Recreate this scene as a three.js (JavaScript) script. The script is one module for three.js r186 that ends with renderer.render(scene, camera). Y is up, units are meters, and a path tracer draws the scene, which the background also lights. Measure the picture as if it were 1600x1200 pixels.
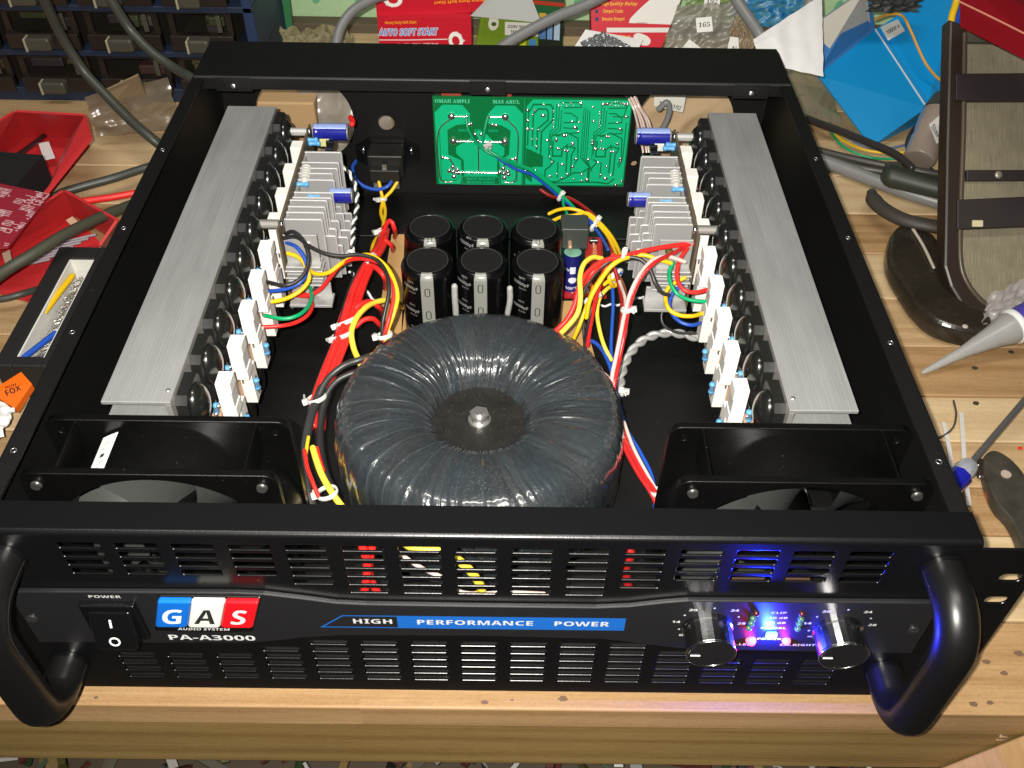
import * as THREE from 'three';
import { RoundedBoxGeometry } from 'three/addons/geometries/RoundedBoxGeometry.js';
import { mergeGeometries } from 'three/addons/utils/BufferGeometryUtils.js';
import { ImprovedNoise } from 'three/addons/math/ImprovedNoise.js';
import { RectAreaLightUniformsLib } from 'three/addons/lights/RectAreaLightUniformsLib.js';

// ---------------------------------------------------------------- camera, light, exposure
const scene = new THREE.Scene();
const camera = new THREE.PerspectiveCamera(43.763, 4 / 3, 0.02, 30);
camera.position.set(0.01318, 0.46373, 0.23865);
camera.rotation.set(-0.784777, -0.006923, 0.017606, 'YXZ');
const renderer = new THREE.WebGLRenderer({ antialias: true });
renderer.setSize(1024, 768);
renderer.toneMapping = THREE.LinearToneMapping;
renderer.toneMappingExposure = 0.96;
renderer.shadowMap.enabled = true;
RectAreaLightUniformsLib.init();
// dim room around the bench
scene.background = new THREE.Color().setRGB(0.010, 0.011, 0.011);
// the flash of the hand-held camera, beside its lens
const flash = new THREE.SpotLight(new THREE.Color(1.0, 0.955, 0.88), 2.6, 0, 1.02, 1, 2);
flash.position.set(-0.004, 0.482, 0.247);
flash.castShadow = true; flash.shadow.radius = 0.16;
flash.target.position.copy(flash.position).add(new THREE.Vector3(0, 0, -1).applyEuler(camera.rotation));
scene.add(flash, flash.target);
// unseen overhead fill light, added for the room ambience
const lampPos = new THREE.Vector3(-0.15, 1.75, 0.05);
const lamp = new THREE.RectAreaLight(new THREE.Color(1.0, 0.97, 0.9), 23.0, 1.1, 0.16);
lamp.position.copy(lampPos); lamp.lookAt(lampPos.x, 0, lampPos.z - 0.25);
scene.add(lamp);

// ---------------------------------------------------------------- helpers
function rng(a) { return () => { a |= 0; a = a + 0x6D2B79F5 | 0; let t = Math.imul(a ^ a >>> 15, 1 | a); t = t + Math.imul(t ^ t >>> 7, 61 | t) ^ t; return ((t ^ t >>> 14) >>> 0) / 4294967296; }; }
const R0 = rng(7);
const noise = new ImprovedNoise();
const nz = (x, y, z = 0) => noise.noise(x, y, z);
const fbm = (x, y, z = 0) => nz(x, y, z) * 0.6 + nz(x * 2.1, y * 2.1, z + 3) * 0.3 + nz(x * 4.3, y * 4.3, z + 7) * 0.15;
const V = a => new THREE.Vector3(a[0], a[1], a[2]);
const names = {};
function numbered(n) { const k = names[n] || 0; names[n] = k + 1; return k ? n + '_' + String(k).padStart(3, '0') : n; }
function std(c, rough = 0.6, metal = 0, o = {}) {
  const col = Array.isArray(c) ? new THREE.Color().setRGB(c[0], c[1], c[2]) : new THREE.Color(c);
  const P = ['clearcoat', 'clearcoatRoughness', 'transmission', 'thickness', 'ior', 'sheen', 'anisotropy', 'specularIntensity', 'attenuationColor', 'attenuationDistance'].some(k => k in o);
  return new (P ? THREE.MeshPhysicalMaterial : THREE.MeshStandardMaterial)({ color: col, roughness: rough, metalness: metal, ...o });
}
function add(parent, name, geo, m, label) {
  const o = new THREE.Mesh(geo, m); o.name = name; o.castShadow = o.receiveShadow = true;
  if (label) o.userData.label = label;
  parent.add(o); return o;
}
function grp(parent, name, label) { const g = new THREE.Group(); g.name = name; if (label) g.userData.label = label; parent.add(g); return g; }
function thing(name, label, category, pos = [0, 0, 0], group) {
  const g = new THREE.Group(); g.name = numbered(name); g.position.set(...pos); g.userData = { label, category };
  if (group) g.userData.group = group;
  scene.add(g); return g;
}
function tagMesh(name, label, category, geo, m, group) {
  const o = add(scene, numbered(name), geo, m); o.userData = { label, category }; if (group) o.userData.group = group; return o;
}
const merge = a => mergeGeometries(a.map(g => { const h = g.index ? g.toNonIndexed() : g; for (const k of Object.keys(h.attributes)) if (!['position', 'normal', 'uv'].includes(k)) h.deleteAttribute(k); return h; }));
const box = (w, h, d, x = 0, y = 0, z = 0) => new THREE.BoxGeometry(w, h, d).translate(x, y, z);
const rb = (w, h, d, r, x = 0, y = 0, z = 0, s = 2) => new RoundedBoxGeometry(w, h, d, s, Math.min(r, w / 2.01, h / 2.01, d / 2.01)).translate(x, y, z);
const cyl = (r, h, x = 0, y = 0, z = 0, seg = 24, r2 = r) => new THREE.CylinderGeometry(r2, r, h, seg).translate(x, y, z);
function cylZ(r, h, x, y, z, seg = 24, r2 = r) { return new THREE.CylinderGeometry(r2, r, h, seg).rotateX(Math.PI / 2).translate(x, y, z); }
function cylX(r, h, x, y, z, seg = 20) { return new THREE.CylinderGeometry(r, r, h, seg).rotateZ(Math.PI / 2).translate(x, y, z); }
function boxUV(g, su, sv, ou = 0, ov = 0, swap = false) {
  const p = g.attributes.position, n = g.attributes.normal, uv = new Float32Array(p.count * 2);
  for (let i = 0; i < p.count; i++) {
    const ax = Math.abs(n.getX(i)), ay = Math.abs(n.getY(i)), az = Math.abs(n.getZ(i));
    let a, b; if (ay >= ax && ay >= az) { a = p.getX(i); b = p.getZ(i); } else if (az >= ax) { a = p.getX(i); b = p.getY(i); } else { a = p.getZ(i); b = p.getY(i); }
    if (swap) [a, b] = [b, a];
    uv[2 * i] = a * su + ou; uv[2 * i + 1] = b * sv + ov;
  }
  g.setAttribute('uv', new THREE.BufferAttribute(uv, 2)); return g;
}
function tubePts(pts, r, seg = 6, rad = 8, tension = 0.5) {
  const c = new THREE.CatmullRomCurve3(pts.map(p => p.isVector3 ? p : V(p)), false, 'centripetal', tension);
  const n = Math.max(6, pts.length * seg);
  const t = new THREE.TubeGeometry(c, n, r, rad);
  const caps = [0, 1].map(e => { const q = c.getPoint(e); return new THREE.SphereGeometry(r * 0.995, rad, 5).translate(q.x, q.y, q.z); });
  return merge([t, ...caps]);
}
function twist(pts, r, off, turns, phase) {
  const c = new THREE.CatmullRomCurve3(pts.map(V), false, 'centripetal');
  const N = Math.round(turns * 10), fr = c.computeFrenetFrames(N), q = [];
  for (let i = 0; i <= N; i++) { const a = phase + i / N * turns * Math.PI * 2; q.push(c.getPointAt(i / N).addScaledVector(fr.normals[i], Math.cos(a) * off).addScaledVector(fr.binormals[i], Math.sin(a) * off)); }
  return tubePts(q, r, 2, 7);
}
// a flat quad with real thickness through four points (in order round its edge); the printed side faces the camera
function slab(a, b, c, d, t = 0.001) {
  const P = [a, b, c, d].map(V), n = new THREE.Vector3().crossVectors(P[1].clone().sub(P[0]), P[3].clone().sub(P[0])).normalize();
  if (n.dot(camera.position.clone().sub(P[0])) < 0) n.negate();
  const Q = P.map(p => p.clone().addScaledVector(n, -t)), pos = [], uv = [], UV = [[0, 1], [1, 1], [1, 0], [0, 0]];
  const quad = (p, q, r, s, k) => { for (const [w, u] of [[p, 0], [q, 1], [r, 2], [p, 0], [r, 2], [s, 3]]) { pos.push(w.x, w.y, w.z); uv.push(...(k ? UV[u] : [0.02, 0.02])); } };
  quad(...P, 1); quad(Q[3], Q[2], Q[1], Q[0], 0);
  for (let i = 0; i < 4; i++) { const j = (i + 1) % 4; quad(P[j], P[i], Q[i], Q[j], 0); }
  const g = new THREE.BufferGeometry(); g.setAttribute('position', new THREE.Float32BufferAttribute(pos, 3)); g.setAttribute('uv', new THREE.Float32BufferAttribute(uv, 2)); g.computeVertexNormals(); return g;
}
function dtex(w, h, fn, srgb = true) {
  const d = new Uint8Array(w * h * 4);
  for (let j = 0; j < h; j++) for (let i = 0; i < w; i++) { const c = fn(i / w, j / h, i, j); const k = 4 * (j * w + i); d[k] = Math.max(0, Math.min(255, c[0] * 255)); d[k + 1] = Math.max(0, Math.min(255, c[1] * 255)); d[k + 2] = Math.max(0, Math.min(255, c[2] * 255)); d[k + 3] = 255; }
  const t = new THREE.DataTexture(d, w, h); t.wrapS = t.wrapT = THREE.RepeatWrapping; t.magFilter = THREE.LinearFilter; t.minFilter = THREE.LinearMipmapLinearFilter; t.generateMipmaps = true; if (srgb) t.colorSpace = THREE.SRGBColorSpace; t.needsUpdate = true; return t;
}
function cv(w, h, draw, srgb = true) {
  const c = document.createElement('canvas'); c.width = w; c.height = h; const x = c.getContext('2d'); draw(x, w, h);
  const t = new THREE.CanvasTexture(c); if (srgb) t.colorSpace = THREE.SRGBColorSpace; t.anisotropy = 8; return t;
}
function txt(x, s, px, py, size, color, o = {}) {
  x.save(); x.translate(px, py); if (o.rot) x.rotate(o.rot); x.scale(o.sx || 1, o.sy || 1); if (o.skew) x.transform(1, 0, o.skew, 1, 0, 0);
  x.font = `${o.w || 'bold'} ${size}px ${o.f || 'sans-serif'}`; x.textAlign = o.al || 'center'; x.textBaseline = 'middle';
  if (o.stroke) { x.strokeStyle = o.stroke; x.lineWidth = o.lw || 3; x.strokeText(s, 0, 0); }
  x.fillStyle = color; x.fillText(s, 0, 0); x.restore();
}
const tiled = (t, a, b) => { const c = t.clone(); c.repeat.set(a, b); c.needsUpdate = true; return c; };

// ---------------------------------------------------------------- shared materials
const grain = dtex(256, 256, (u, v, i, j) => { const n = 0.5 + 0.5 * R0(); return [n, n, n]; }, false);
// black powder coat: fine dark grain, sparse pale dust flecks
const rd = rng(31);
const dustTex = dtex(512, 512, (u, v) => { const s = rd(); const b = 0.024 + 0.018 * rd() + 0.012 * fbm(u * 9, v * 9, 2); const f = s > 0.9996 ? 0.40 * rd() : s > 0.9975 ? 0.07 * rd() : 0; return [b + f, b + f, b + f]; });
const coatBump = dtex(256, 256, (u, v) => { const n = rd(); return [n, n, n]; }, false);
const blackCoat = std(0xffffff, 0.5, 0, { map: tiled(dustTex, 4, 4), bumpMap: tiled(coatBump, 8, 8), bumpScale: 0.00004 });
const panelCoat = std([0.0035, 0.0035, 0.004], 0.31, 0, { bumpMap: tiled(coatBump, 9, 9), bumpScale: 0.00003 });
const fanPlastic = std(0xffffff, 0.3, 0, { map: tiled(dustTex, 5, 5) });
const gloss = std([0.004, 0.004, 0.0045], 0.22, 0);
const epoxy = std([0.009, 0.010, 0.009], 0.24, 0, { clearcoat: 0.7, clearcoatRoughness: 0.12 });
const epoxyMatte = std([0.009, 0.0095, 0.009], 0.42, 0, { bumpMap: tiled(grain, 2, 2), bumpScale: 0.00003 });
const ra = rng(5); const rowN = Array.from({ length: 512 }, () => ra());
const scr = Array.from({ length: 46 }, () => [ra(), ra(), (ra() - 0.5) * 0.25, 0.02 + 0.10 * ra(), 0.10 * (ra() - 0.35)]);
const brushTex = dtex(512, 512, (u, v, i, j) => { let sc = 0; for (const [a, b, k, l, s] of scr) { const du = u - a; if (Math.abs(du) < l) { const dv = v - b - du * k; if (Math.abs(dv) < 0.0022) sc += s; } } const n = 0.60 + 0.05 * (rowN[j] - 0.5) + 0.045 * (rowN[(j * 7 + (i >> 6)) % 512] - 0.5) + 0.09 * fbm(u * 4, v * 5, 4) + 0.03 * (ra() - 0.5) + sc; return [n, n * 1.003, n * 1.002]; });
const alu = std(0xffffff, 0.46, 0.35, { map: brushTex, bumpMap: brushTex, bumpScale: 0.00004 });
const aluDull = std([0.26, 0.25, 0.23], 0.5, 0.3, { bumpMap: brushTex, bumpScale: 0.00005 });
const aluBright = std([0.46, 0.46, 0.45], 0.36, 0.4, { bumpMap: tiled(brushTex, 2, 2), bumpScale: 0.00003 });
const aluFin = std([0.40, 0.40, 0.395], 0.42, 0.35, { bumpMap: tiled(brushTex, 2, 2), bumpScale: 0.00003 });
const aluEdge = std([0.62, 0.62, 0.61], 0.32, 0.4);
const chrome = std([0.78, 0.78, 0.77], 0.18, 1);
const tin = std([0.72, 0.71, 0.69], 0.28, 0.9);
const ceramic = std([0.80, 0.79, 0.75], 0.55, 0, { bumpMap: tiled(grain, 2, 2), bumpScale: 0.00003 });
const cement = std([0.52, 0.51, 0.49], 0.9, 0, { bumpMap: grain, bumpScale: 0.0002 });
const phenolic = std([0.50, 0.30, 0.12], 0.5, 0);
const copperBoard = std([0.55, 0.33, 0.20], 0.45, 0.15);
const fr4Edge = std([0.11, 0.085, 0.05], 0.6);
const nylon = std([0.80, 0.80, 0.76], 0.4, 0, { transmission: 0.25, thickness: 0 });
const wireM = {
  red: std([0.75, 0.022, 0.018], 0.42), dark_red: std([0.30, 0.012, 0.012], 0.34), yellow: std([0.80, 0.50, 0.01], 0.42), pale_yellow: std([0.86, 0.66, 0.06], 0.42),
  black: std([0.018, 0.018, 0.018], 0.4), grey: std([0.03, 0.03, 0.03], 0.4), green: std([0.0, 0.32, 0.12], 0.36), blue: std([0.015, 0.075, 0.42], 0.36),
  white: std([0.74, 0.74, 0.74], 0.35), brown: std([0.19, 0.05, 0.02], 0.38), clear: std([0.80, 0.62, 0.56], 0.2, 0.2, { clearcoat: 1, clearcoatRoughness: 0.08 }),
  ruby: std([0.50, 0.02, 0.02], 0.18, 0.0, { clearcoat: 1, clearcoatRoughness: 0.06 }), silver: std([0.46, 0.46, 0.45], 0.3, 0.25), orange: std([0.80, 0.17, 0.02], 0.4),
};

// ---------------------------------------------------------------- the room and the bench
function woodTex(seed, base, dark, contrast, grey = 0) {
  const r = rng(seed), o1 = r() * 50, o2 = r() * 50, knots = [];
  for (let i = 0; i < 2; i++) if (r() < 0.7) knots.push([r(), 0.15 + 0.7 * r(), 0.012 + 0.012 * r()]);
  const sp = Array.from({ length: 9 }, () => [r(), r(), 0.002 + 0.006 * r(), 0.5 * r()]);
  return dtex(1792, 160, (u, v) => {
    let warp = 0, kd = 0;
    for (const [ku, kv, kr] of knots) { const du = (u - ku) * 6, dv = v - kv, d = Math.sqrt(du * du * 0.3 + dv * dv); warp += 0.10 * Math.exp(-d * d / (kr * 3)) * Math.sign(dv || 1); kd += Math.exp(-d * d / (kr * kr * 9)); }
    const y = v + warp + 0.03 * nz(u * 2.2 + o1, v * 1.5, 1);
    const g = 0.5 + 0.5 * Math.sin(y * 34 + 5 * nz(u * 1.3 + o2, y * 3, 5) + o1);
    const f = nz(u * 14 + o2, y * 90, 2) * 0.5 + nz(u * 40, y * 160, 9) * 0.35;
    const bl = 0.5 + 0.7 * fbm(u * 5 + o1, v * 1.4 + o2, 8);
    let t = contrast * (0.24 * g * g + 0.34 * f + 0.52 * bl) + kd * 0.9; t = Math.max(0, Math.min(1.1, t));
    for (const [a, b, s, k] of sp) { const du = (u - a) * 6, dv = (v - b); if (du * du * 0.4 + dv * dv < s * s * 6) t += k; }
    t += 0.22 * Math.max(0, nz(u * 110 + o1, v * 260, 6)) + 0.5 * Math.max(0, nz(u * 9 + o2, v * 12 + o1, 15) - 0.42);
    const n = (r() - 0.5) * 0.045, K = [1.01, 0.995, 0.955];
    return [0, 1, 2].map(i => K[i] * (base[i] + (dark[i] - base[i]) * t) + n);
  });
}
const pineA = woodTex(11, [0.77, 0.67, 0.53], [0.55, 0.42, 0.28], 0.8), pineB = woodTex(12, [0.72, 0.60, 0.45], [0.49, 0.36, 0.22], 0.9), pineC = woodTex(13, [0.82, 0.74, 0.61], [0.62, 0.50, 0.35], 0.75), pineD = woodTex(14, [0.63, 0.50, 0.33], [0.42, 0.29, 0.15], 0.9);
const railTex = woodTex(15, [0.62, 0.53, 0.34], [0.40, 0.30, 0.15], 1.0);
const woodM = [pineA, pineB, pineC, pineD].map(t => std(0xffffff, 0.55, 0, { map: t, bumpMap: t, bumpScale: 0.0002 }));
const railM = std(0xffffff, 0.6, 0, { map: railTex, bumpMap: railTex, bumpScale: 0.0003 });
{
  const floor = add(scene, 'floor', box(3, 0.02, 3, 0, -0.76, -0.2), std([0.12, 0.10, 0.08], 0.9)); floor.userData.kind = 'structure';
  // wall papered pale green with a darker scroll pattern
  const wp = cv(1024, 1024, (x, w, h) => {
    x.fillStyle = '#b4d6a6'; x.fillRect(0, 0, w, h);
    const r = rng(44);
    for (let i = 0; i < 9000; i++) { x.fillStyle = r() < 0.5 ? 'rgba(160,205,150,0.25)' : 'rgba(205,225,180,0.25)'; x.fillRect(r() * w, r() * h, 5 + 8 * r(), 3 + 5 * r()); }
    const C = '#6db58a';
    for (let a = -1; a < 5; a++) for (let b = -1; b < 5; b++) {
      x.save(); x.translate(a * 256 + (b & 1) * 128, b * 256); x.strokeStyle = C; x.fillStyle = C; x.lineCap = 'round';
      x.lineWidth = 17; x.beginPath(); x.moveTo(20, 190); x.bezierCurveTo(60, 150, 110, 110, 70, 40); x.stroke();
      x.lineWidth = 22; x.beginPath(); x.arc(140, 100, 45, Math.PI * 0.6, Math.PI * 1.9); x.stroke();
      x.lineWidth = 13; x.beginPath(); x.arc(65, 90, 26, 0, Math.PI * 1.6); x.stroke();
      for (const [p, q, s] of [[40, 40, 15], [100, 210, 14], [160, 190, 10], [200, 150, 13], [220, 210, 9], [190, 40, 12], [235, 80, 9], [30, 120, 11]]) { x.beginPath(); x.ellipse(p, q, s * 0.8, s * 1.2, 0.3, 0, 7); x.fill(); }
      x.restore();
    }
  });
  wp.wrapS = wp.wrapT = THREE.RepeatWrapping;
  const wall = add(scene, 'wall', boxUV(box(3.2, 2.2, 0.04, 0, 0.4, -0.826), 2.6, 2.6), std(0xffffff, 0.75, 0, { map: wp })); wall.userData.kind = 'structure';
  const bench = thing('work_bench', 'worn pine plank workbench with a greyer front rail under the amplifier', 'workbench');
  const zb = [0.0045, -0.052, -0.112, -0.150, -0.189, -0.2315, -0.283, -0.3374, -0.395, -0.452, -0.512, -0.57, -0.628, -0.69, -0.75, -0.80];
  const ord = [1, 2, 1, 0, 2, 1, 0, 2, 1, 2, 2, 0, 2, 0, 2]; const r = rng(3);
  for (let i = 0; i < zb.length - 1; i++) {
    const d = zb[i] - zb[i + 1] - 0.0007, g = rb(1.62, 0.0205, d, 0.0014, 0.04, 0, 0, 1);
    const p = add(bench, 'plank', boxUV(g, 0.62, 7.5 + r() * 3, r(), r()), woodM[ord[i]]); p.position.set(0, -0.02225 - 0.0006 * r() * (i ? 1 : 0), (zb[i] + zb[i + 1]) / 2);
  }
  add(bench, 'rear_ledge', boxUV(rb(1.62, 0.012, 0.02, 0.002, 0.04, -0.008, -0.795), 0.7, 8), std(0x5d5240, 0.8));
  add(bench, 'front_rail', boxUV(rb(1.62, 0.0505, 0.022, 0.001, 0.04, -0.0578, -0.0088), 0.62, 13, 0.3, 0.5), railM, 'greyer front rail');
  add(bench, 'lower_shelf', boxUV(box(1.5, 0.016, 0.62, 0.04, -0.222, -0.33), 0.8, 5), std([0.05, 0.035, 0.02], 0.8));
  for (const sx of [-1, 1]) add(bench, 'leg', boxUV(box(0.06, 0.70, 0.05, sx * 0.62 + 0.03, -0.39, -0.06), 6, 1, 0, 0, true), woodM[3]);
  const brace = add(bench, 'brace', boxUV(rb(0.034, 0.2, 0.018, 0.002), 5, 0.7, 0, 0, true), woodM[1], 'orange diagonal brace below the rail'); brace.position.set(...[0.3015, -0.0591, 0.012]); brace.rotation.z = -0.62;
  for (const p of [[0.2879, -0.0428, 0.002], [0.2941, -0.063, 0.002]]) add(bench, 'screw', merge([cylZ(0.0032, 0.0016, 0, 0, 0, 16), box(0.005, 0.0008, 0.0004, 0, 0, 0.0009)]), chrome).position.set(...p);
  for (const p of [[0.3505, -0.0118, -0.2598], [0.3833, -0.0118, -0.2774], [0.3394, -0.0118, -0.2244]]) add(bench, 'nail_head', new THREE.CylinderGeometry(0.0022, 0.0022, 0.0006, 10).scale(1, 1, 0.8), std([0.05, 0.035, 0.02], 0.7)).position.set(...p);
  const mk = rng(17); for (const [p, s] of [[[0.2781, -0.0119, -0.0265], 1], [[0.2855, -0.0119, -0.0197], 0.9], [[0.298, -0.0119, -0.0317], 1.2], [[0.2627, -0.0119, -0.0017], 1], [[0.2718, -0.0119, -0.0025], 0.8], [[0.0033, -0.0119, 0.0003], 0.8], [[0.0449, -0.0119, -0.002], 1.1], [[0.3429, -0.0119, -0.4365], 0.5], [[-0.2014, -0.0119, 0.0002], 0.5], [[0.0178, -0.0119, -0.001], 0.35]]) { const sh = new THREE.Shape(); for (let k = 0; k < 12; k++) { const a = k / 12 * 6.283, q = 0.0015 * s * (0.75 + 0.4 * mk()); sh[k ? 'lineTo' : 'moveTo'](Math.cos(a) * q * 1.7, Math.sin(a) * q); } sh.closePath(); add(bench, 'burn_mark', new THREE.ExtrudeGeometry(sh, { depth: 0.0002, bevelEnabled: false }).rotateX(-Math.PI / 2).translate(...p), std([0.15, 0.09, 0.05], 0.8)); }
  const cl = thing('unseen_fill_lamp', 'unseen long white strip lamp added above the bench as fill', 'lamp', [-0.15, 1.8, 0.05]);  // fixture added out of view to carry the overhead fill light
  add(cl, 'housing', rb(1.2, 0.05, 0.2, 0.006, 0, 0.045, 0), std([0.6, 0.6, 0.58], 0.5)); add(cl, 'diffuser', rb(1.12, 0.03, 0.17, 0.008, 0, 0.005, 0), std([0.8, 0.8, 0.78], 0.5, 0, { emissive: new THREE.Color(1, 0.97, 0.9), emissiveIntensity: 1.0 }));
  // unseen dark board, added to keep reflections in the black chassis dark
  tagMesh('added_dark_board', 'unseen dark board added above the papered strip for dark reflections', 'board', rb(2.6, 1.5, 0.04, 0.004, 0, 0.97, -0.785), std([0.018, 0.014, 0.012], 0.7));
  // scrap on the lower shelf
  const N = 900, scr = new THREE.InstancedMesh(new THREE.BoxGeometry(1, 1, 1), std(0xffffff, 0.5), N); scr.name = 'electronic_scrap';
  scr.userData = { label: 'jumble of small electronic scrap on the shelf below the bench rail', category: 'scrap', kind: 'stuff' };
  const q = rng(91), m4 = new THREE.Matrix4(), qu = new THREE.Quaternion(), cols = [[.10, .09, .07], [.07, .02, .015], [.02, .04, .015], [.14, .09, .03], [.02, .02, .02], [.08, .04, .03], [.30, .30, .28], [.05, .05, .01]];
  for (let i = 0; i < N; i++) {
    qu.setFromEuler(new THREE.Euler(q() * 3, q() * 3, q() * 3)); const s = 0.004 + 0.014 * q() * q(), l = q() < 0.3 ? 4 : 1.4;
    m4.compose(new THREE.Vector3(-0.42 + q() * 0.86, -0.206 + 0.018 * q(), -0.04 - 0.14 * q()), qu, new THREE.Vector3(s * l, s * (0.2 + 0.5 * q()), s * 0.5)); scr.setMatrixAt(i, m4);
    const c = cols[Math.floor(q() * cols.length)]; scr.setColorAt(i, new THREE.Color().setRGB(...c));
  }
  scr.castShadow = scr.receiveShadow = true; scene.add(scr);
}

// ---------------------------------------------------------------- the amplifier
const amp = thing('power_amplifier', 'open black rack power amplifier with toroidal transformer and lit front panel on the bench', 'amplifier');
function extrudeX(pts, x0, x1, bevel = 0) {
  const s = new THREE.Shape(pts.map(p => new THREE.Vector2(p[0], p[1])));
  return new THREE.ExtrudeGeometry(s, { depth: x1 - x0, bevelEnabled: false, curveSegments: 6 }).rotateY(-Math.PI / 2).translate(x1, 0, 0);
}
const arc = (cz, cy, r, a0, a1, n = 6) => Array.from({ length: n + 1 }, (_, i) => { const a = a0 + (a1 - a0) * i / n; return [cz + r * Math.cos(a), cy + r * Math.sin(a)]; });
function stadium(x, y, w, h, r = h / 2) { const p = new THREE.Path(); p.moveTo(x - w / 2 + r, y - h / 2); p.lineTo(x + w / 2 - r, y - h / 2); p.absarc(x + w / 2 - r, y - h / 2 + r, r, -Math.PI / 2, 0, false); p.absarc(x + w / 2 - r, y + h / 2 - r, r, 0, Math.PI / 2, false); p.lineTo(x - w / 2 + r, y + h / 2); p.absarc(x - w / 2 + r, y + h / 2 - r, r, Math.PI / 2, Math.PI, false); p.absarc(x - w / 2 + r, y - h / 2 + r, r, Math.PI, Math.PI * 1.5, false); return p; }
function circ(x, y, r) { const p = new THREE.Path(); p.absarc(x, y, r, 0, Math.PI * 2, false); return p; }
{
  const ch = grp(amp, 'chassis');
  add(ch, 'floor_plate', boxUV(box(0.43, 0.0015, 0.446, 0, 0.00075, -0.227), 1, 1), blackCoat);
  add(ch, 'rear_fold', boxUV(rb(0.424, 0.0014, 0.058, 0.0007, 0, 0.0024, -0.4185), 1, 1), blackCoat);
  for (const s of [-1, 1]) {
    const prof = [[0.2150, 0], [0.2150, 0.1325], ...arc(0.2135, 0.1325, 0.0015, 0, Math.PI / 2, 4), [0.2055, 0.134], [0.2055, 0.1325], [0.2133, 0.1325], [0.2133, 0]];
    const g = new THREE.ExtrudeGeometry(new THREE.Shape(prof.map(p => new THREE.Vector2(p[0], p[1]))), { depth: 0.433, bevelEnabled: false }).translate(0, 0, -0.4495);
    if (s < 0) g.rotateZ(0), g.scale(-1, 1, 1), flip(g);
    add(ch, 'side_panel', boxUV(g, 1, 1), blackCoat);
    for (const z of [-0.30, -0.215, -0.125, -0.045]) add(ch, 'screw_hole', new THREE.TorusGeometry(0.0013, 0.0002, 6, 14).rotateX(Math.PI / 2).translate(s * 0.2098, 0.1340, z), tin);
  }
  // rear panel with the two fan openings
  const rs = new THREE.Shape(); rs.moveTo(-0.2133, 0.002); rs.lineTo(0.2133, 0.002); rs.lineTo(0.2133, 0.132); rs.lineTo(-0.2133, 0.132); rs.closePath();
  rs.holes.push(circ(-0.151, 0.072, 0.039), circ(0.152, 0.072, 0.039), circ(-0.0866, 0.0695, 0.0068), circ(0.1152, 0.0356, 0.0028));
  add(ch, 'rear_panel', boxUV(new THREE.ExtrudeGeometry(rs, { depth: 0.0015, bevelEnabled: false, curveSegments: 32 }).translate(0, 0, -0.4512), 1, 1), blackCoat);
  // rear top bar with a folded lip
  add(ch, 'rear_bar', boxUV(extrudeX([[-0.4515, 0.1335], [-0.4515, 0.1352], [-0.398, 0.1352], ...arc(-0.398, 0.1335, 0.0018, Math.PI / 2, 0, 5), [-0.3962, 0.1255], [-0.3974, 0.1255], [-0.3974, 0.1338]], -0.2130, 0.2130), 1, 1), blackCoat);
  for (const x of [[-0.1856, 0.1288, -0.396][0], [-0.0036, 0.1241, -0.396][0], [0.1855, 0.1275, -0.396][0]]) {
    add(ch, 'lip_tab', rb(0.026, 0.0110, 0.0006, 0.004, x, 0.1292, -0.3962), blackCoat);
    add(ch, 'screw', merge([new THREE.SphereGeometry(0.002, 12, 8).scale(1, 1, 0.5).translate(x, 0.1285, -0.3949)]), tin);
    for (const d of [-0.009, 0.009]) add(ch, 'scratch', box(0.004, 0.0004, 0.0003, x + d, 0.1343, -0.3962), tin);
  }
  for (const s of [-1, 1]) for (const z of [-0.05, -0.4]) add(ch, 'rubber_foot', cyl(0.012, 0.012, s * 0.18, -0.006, z), std([0.02, 0.02, 0.02], 0.8));
  // fold along the top of the front
  add(ch, 'front_fold', boxUV(extrudeX([[-0.0165, 0.1325], [-0.0165, 0.134], [-0.0024, 0.134], ...arc(-0.0024, 0.1316, 0.0024, Math.PI / 2, 0, 8), [0, 0.1294], [-0.0014, 0.1294], [-0.0014, 0.1316], ...arc(-0.0024, 0.1316, 0.0010, 0, Math.PI / 2, 5)], -0.2155, 0.2155), 1, 1), panelCoat);
  // slotted front panel with rack ears
  const fs = new THREE.Shape(); const ex = 0.2455; fs.moveTo(-ex, 0); fs.lineTo(ex, 0); fs.lineTo(ex, 0.1292); fs.lineTo(-ex, 0.1292); fs.closePath();
  for (let c = 0; c < 15; c++) {
    const x = (c - 7) * 0.0242 + 0.0006, a = Math.abs(c - 7), nt = a <= 2 ? 6 : a === 3 ? 5 : 4;
    for (let k = 0; k < nt; k++) fs.holes.push(stadium(x, 0.1246 - k * 0.0064, 0.0190, 0.0048, 0.0014));
    const nb = a <= 3 ? 6 : a === 4 ? 5 : 4;
    for (let k = 0; k < nb; k++) fs.holes.push(stadium(x, 0.0126 + k * 0.0068, 0.0190, 0.0048, 0.0014));
  }
  for (const s of [-1, 1]) for (const y of [0.1085, 0.0905, 0.0405, 0.0225]) fs.holes.push(stadium(s * 0.2362, y, 0.0112, 0.0064));
  const fp = grp(amp, 'front_panel');
  add(fp, 'panel_plate', new THREE.ExtrudeGeometry(fs, { depth: 0.0006, bevelEnabled: true, bevelSize: 0.0004, bevelThickness: 0.0003, bevelSegments: 2, curveSegments: 5 }).translate(0, 0, -0.0010), panelCoat);
  // raised name strip
  const top = [[-0.2095, 0.0915], [-0.108, 0.0925], [-0.095, 0.0918], [-0.078, 0.0885], [-0.0635, 0.0852], [-0.05, 0.0843], [0, 0.0838], [0.055, 0.0838], [0.07, 0.0852], [0.085, 0.0886], [0.096, 0.0905], [0.2095, 0.0910]];
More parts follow.
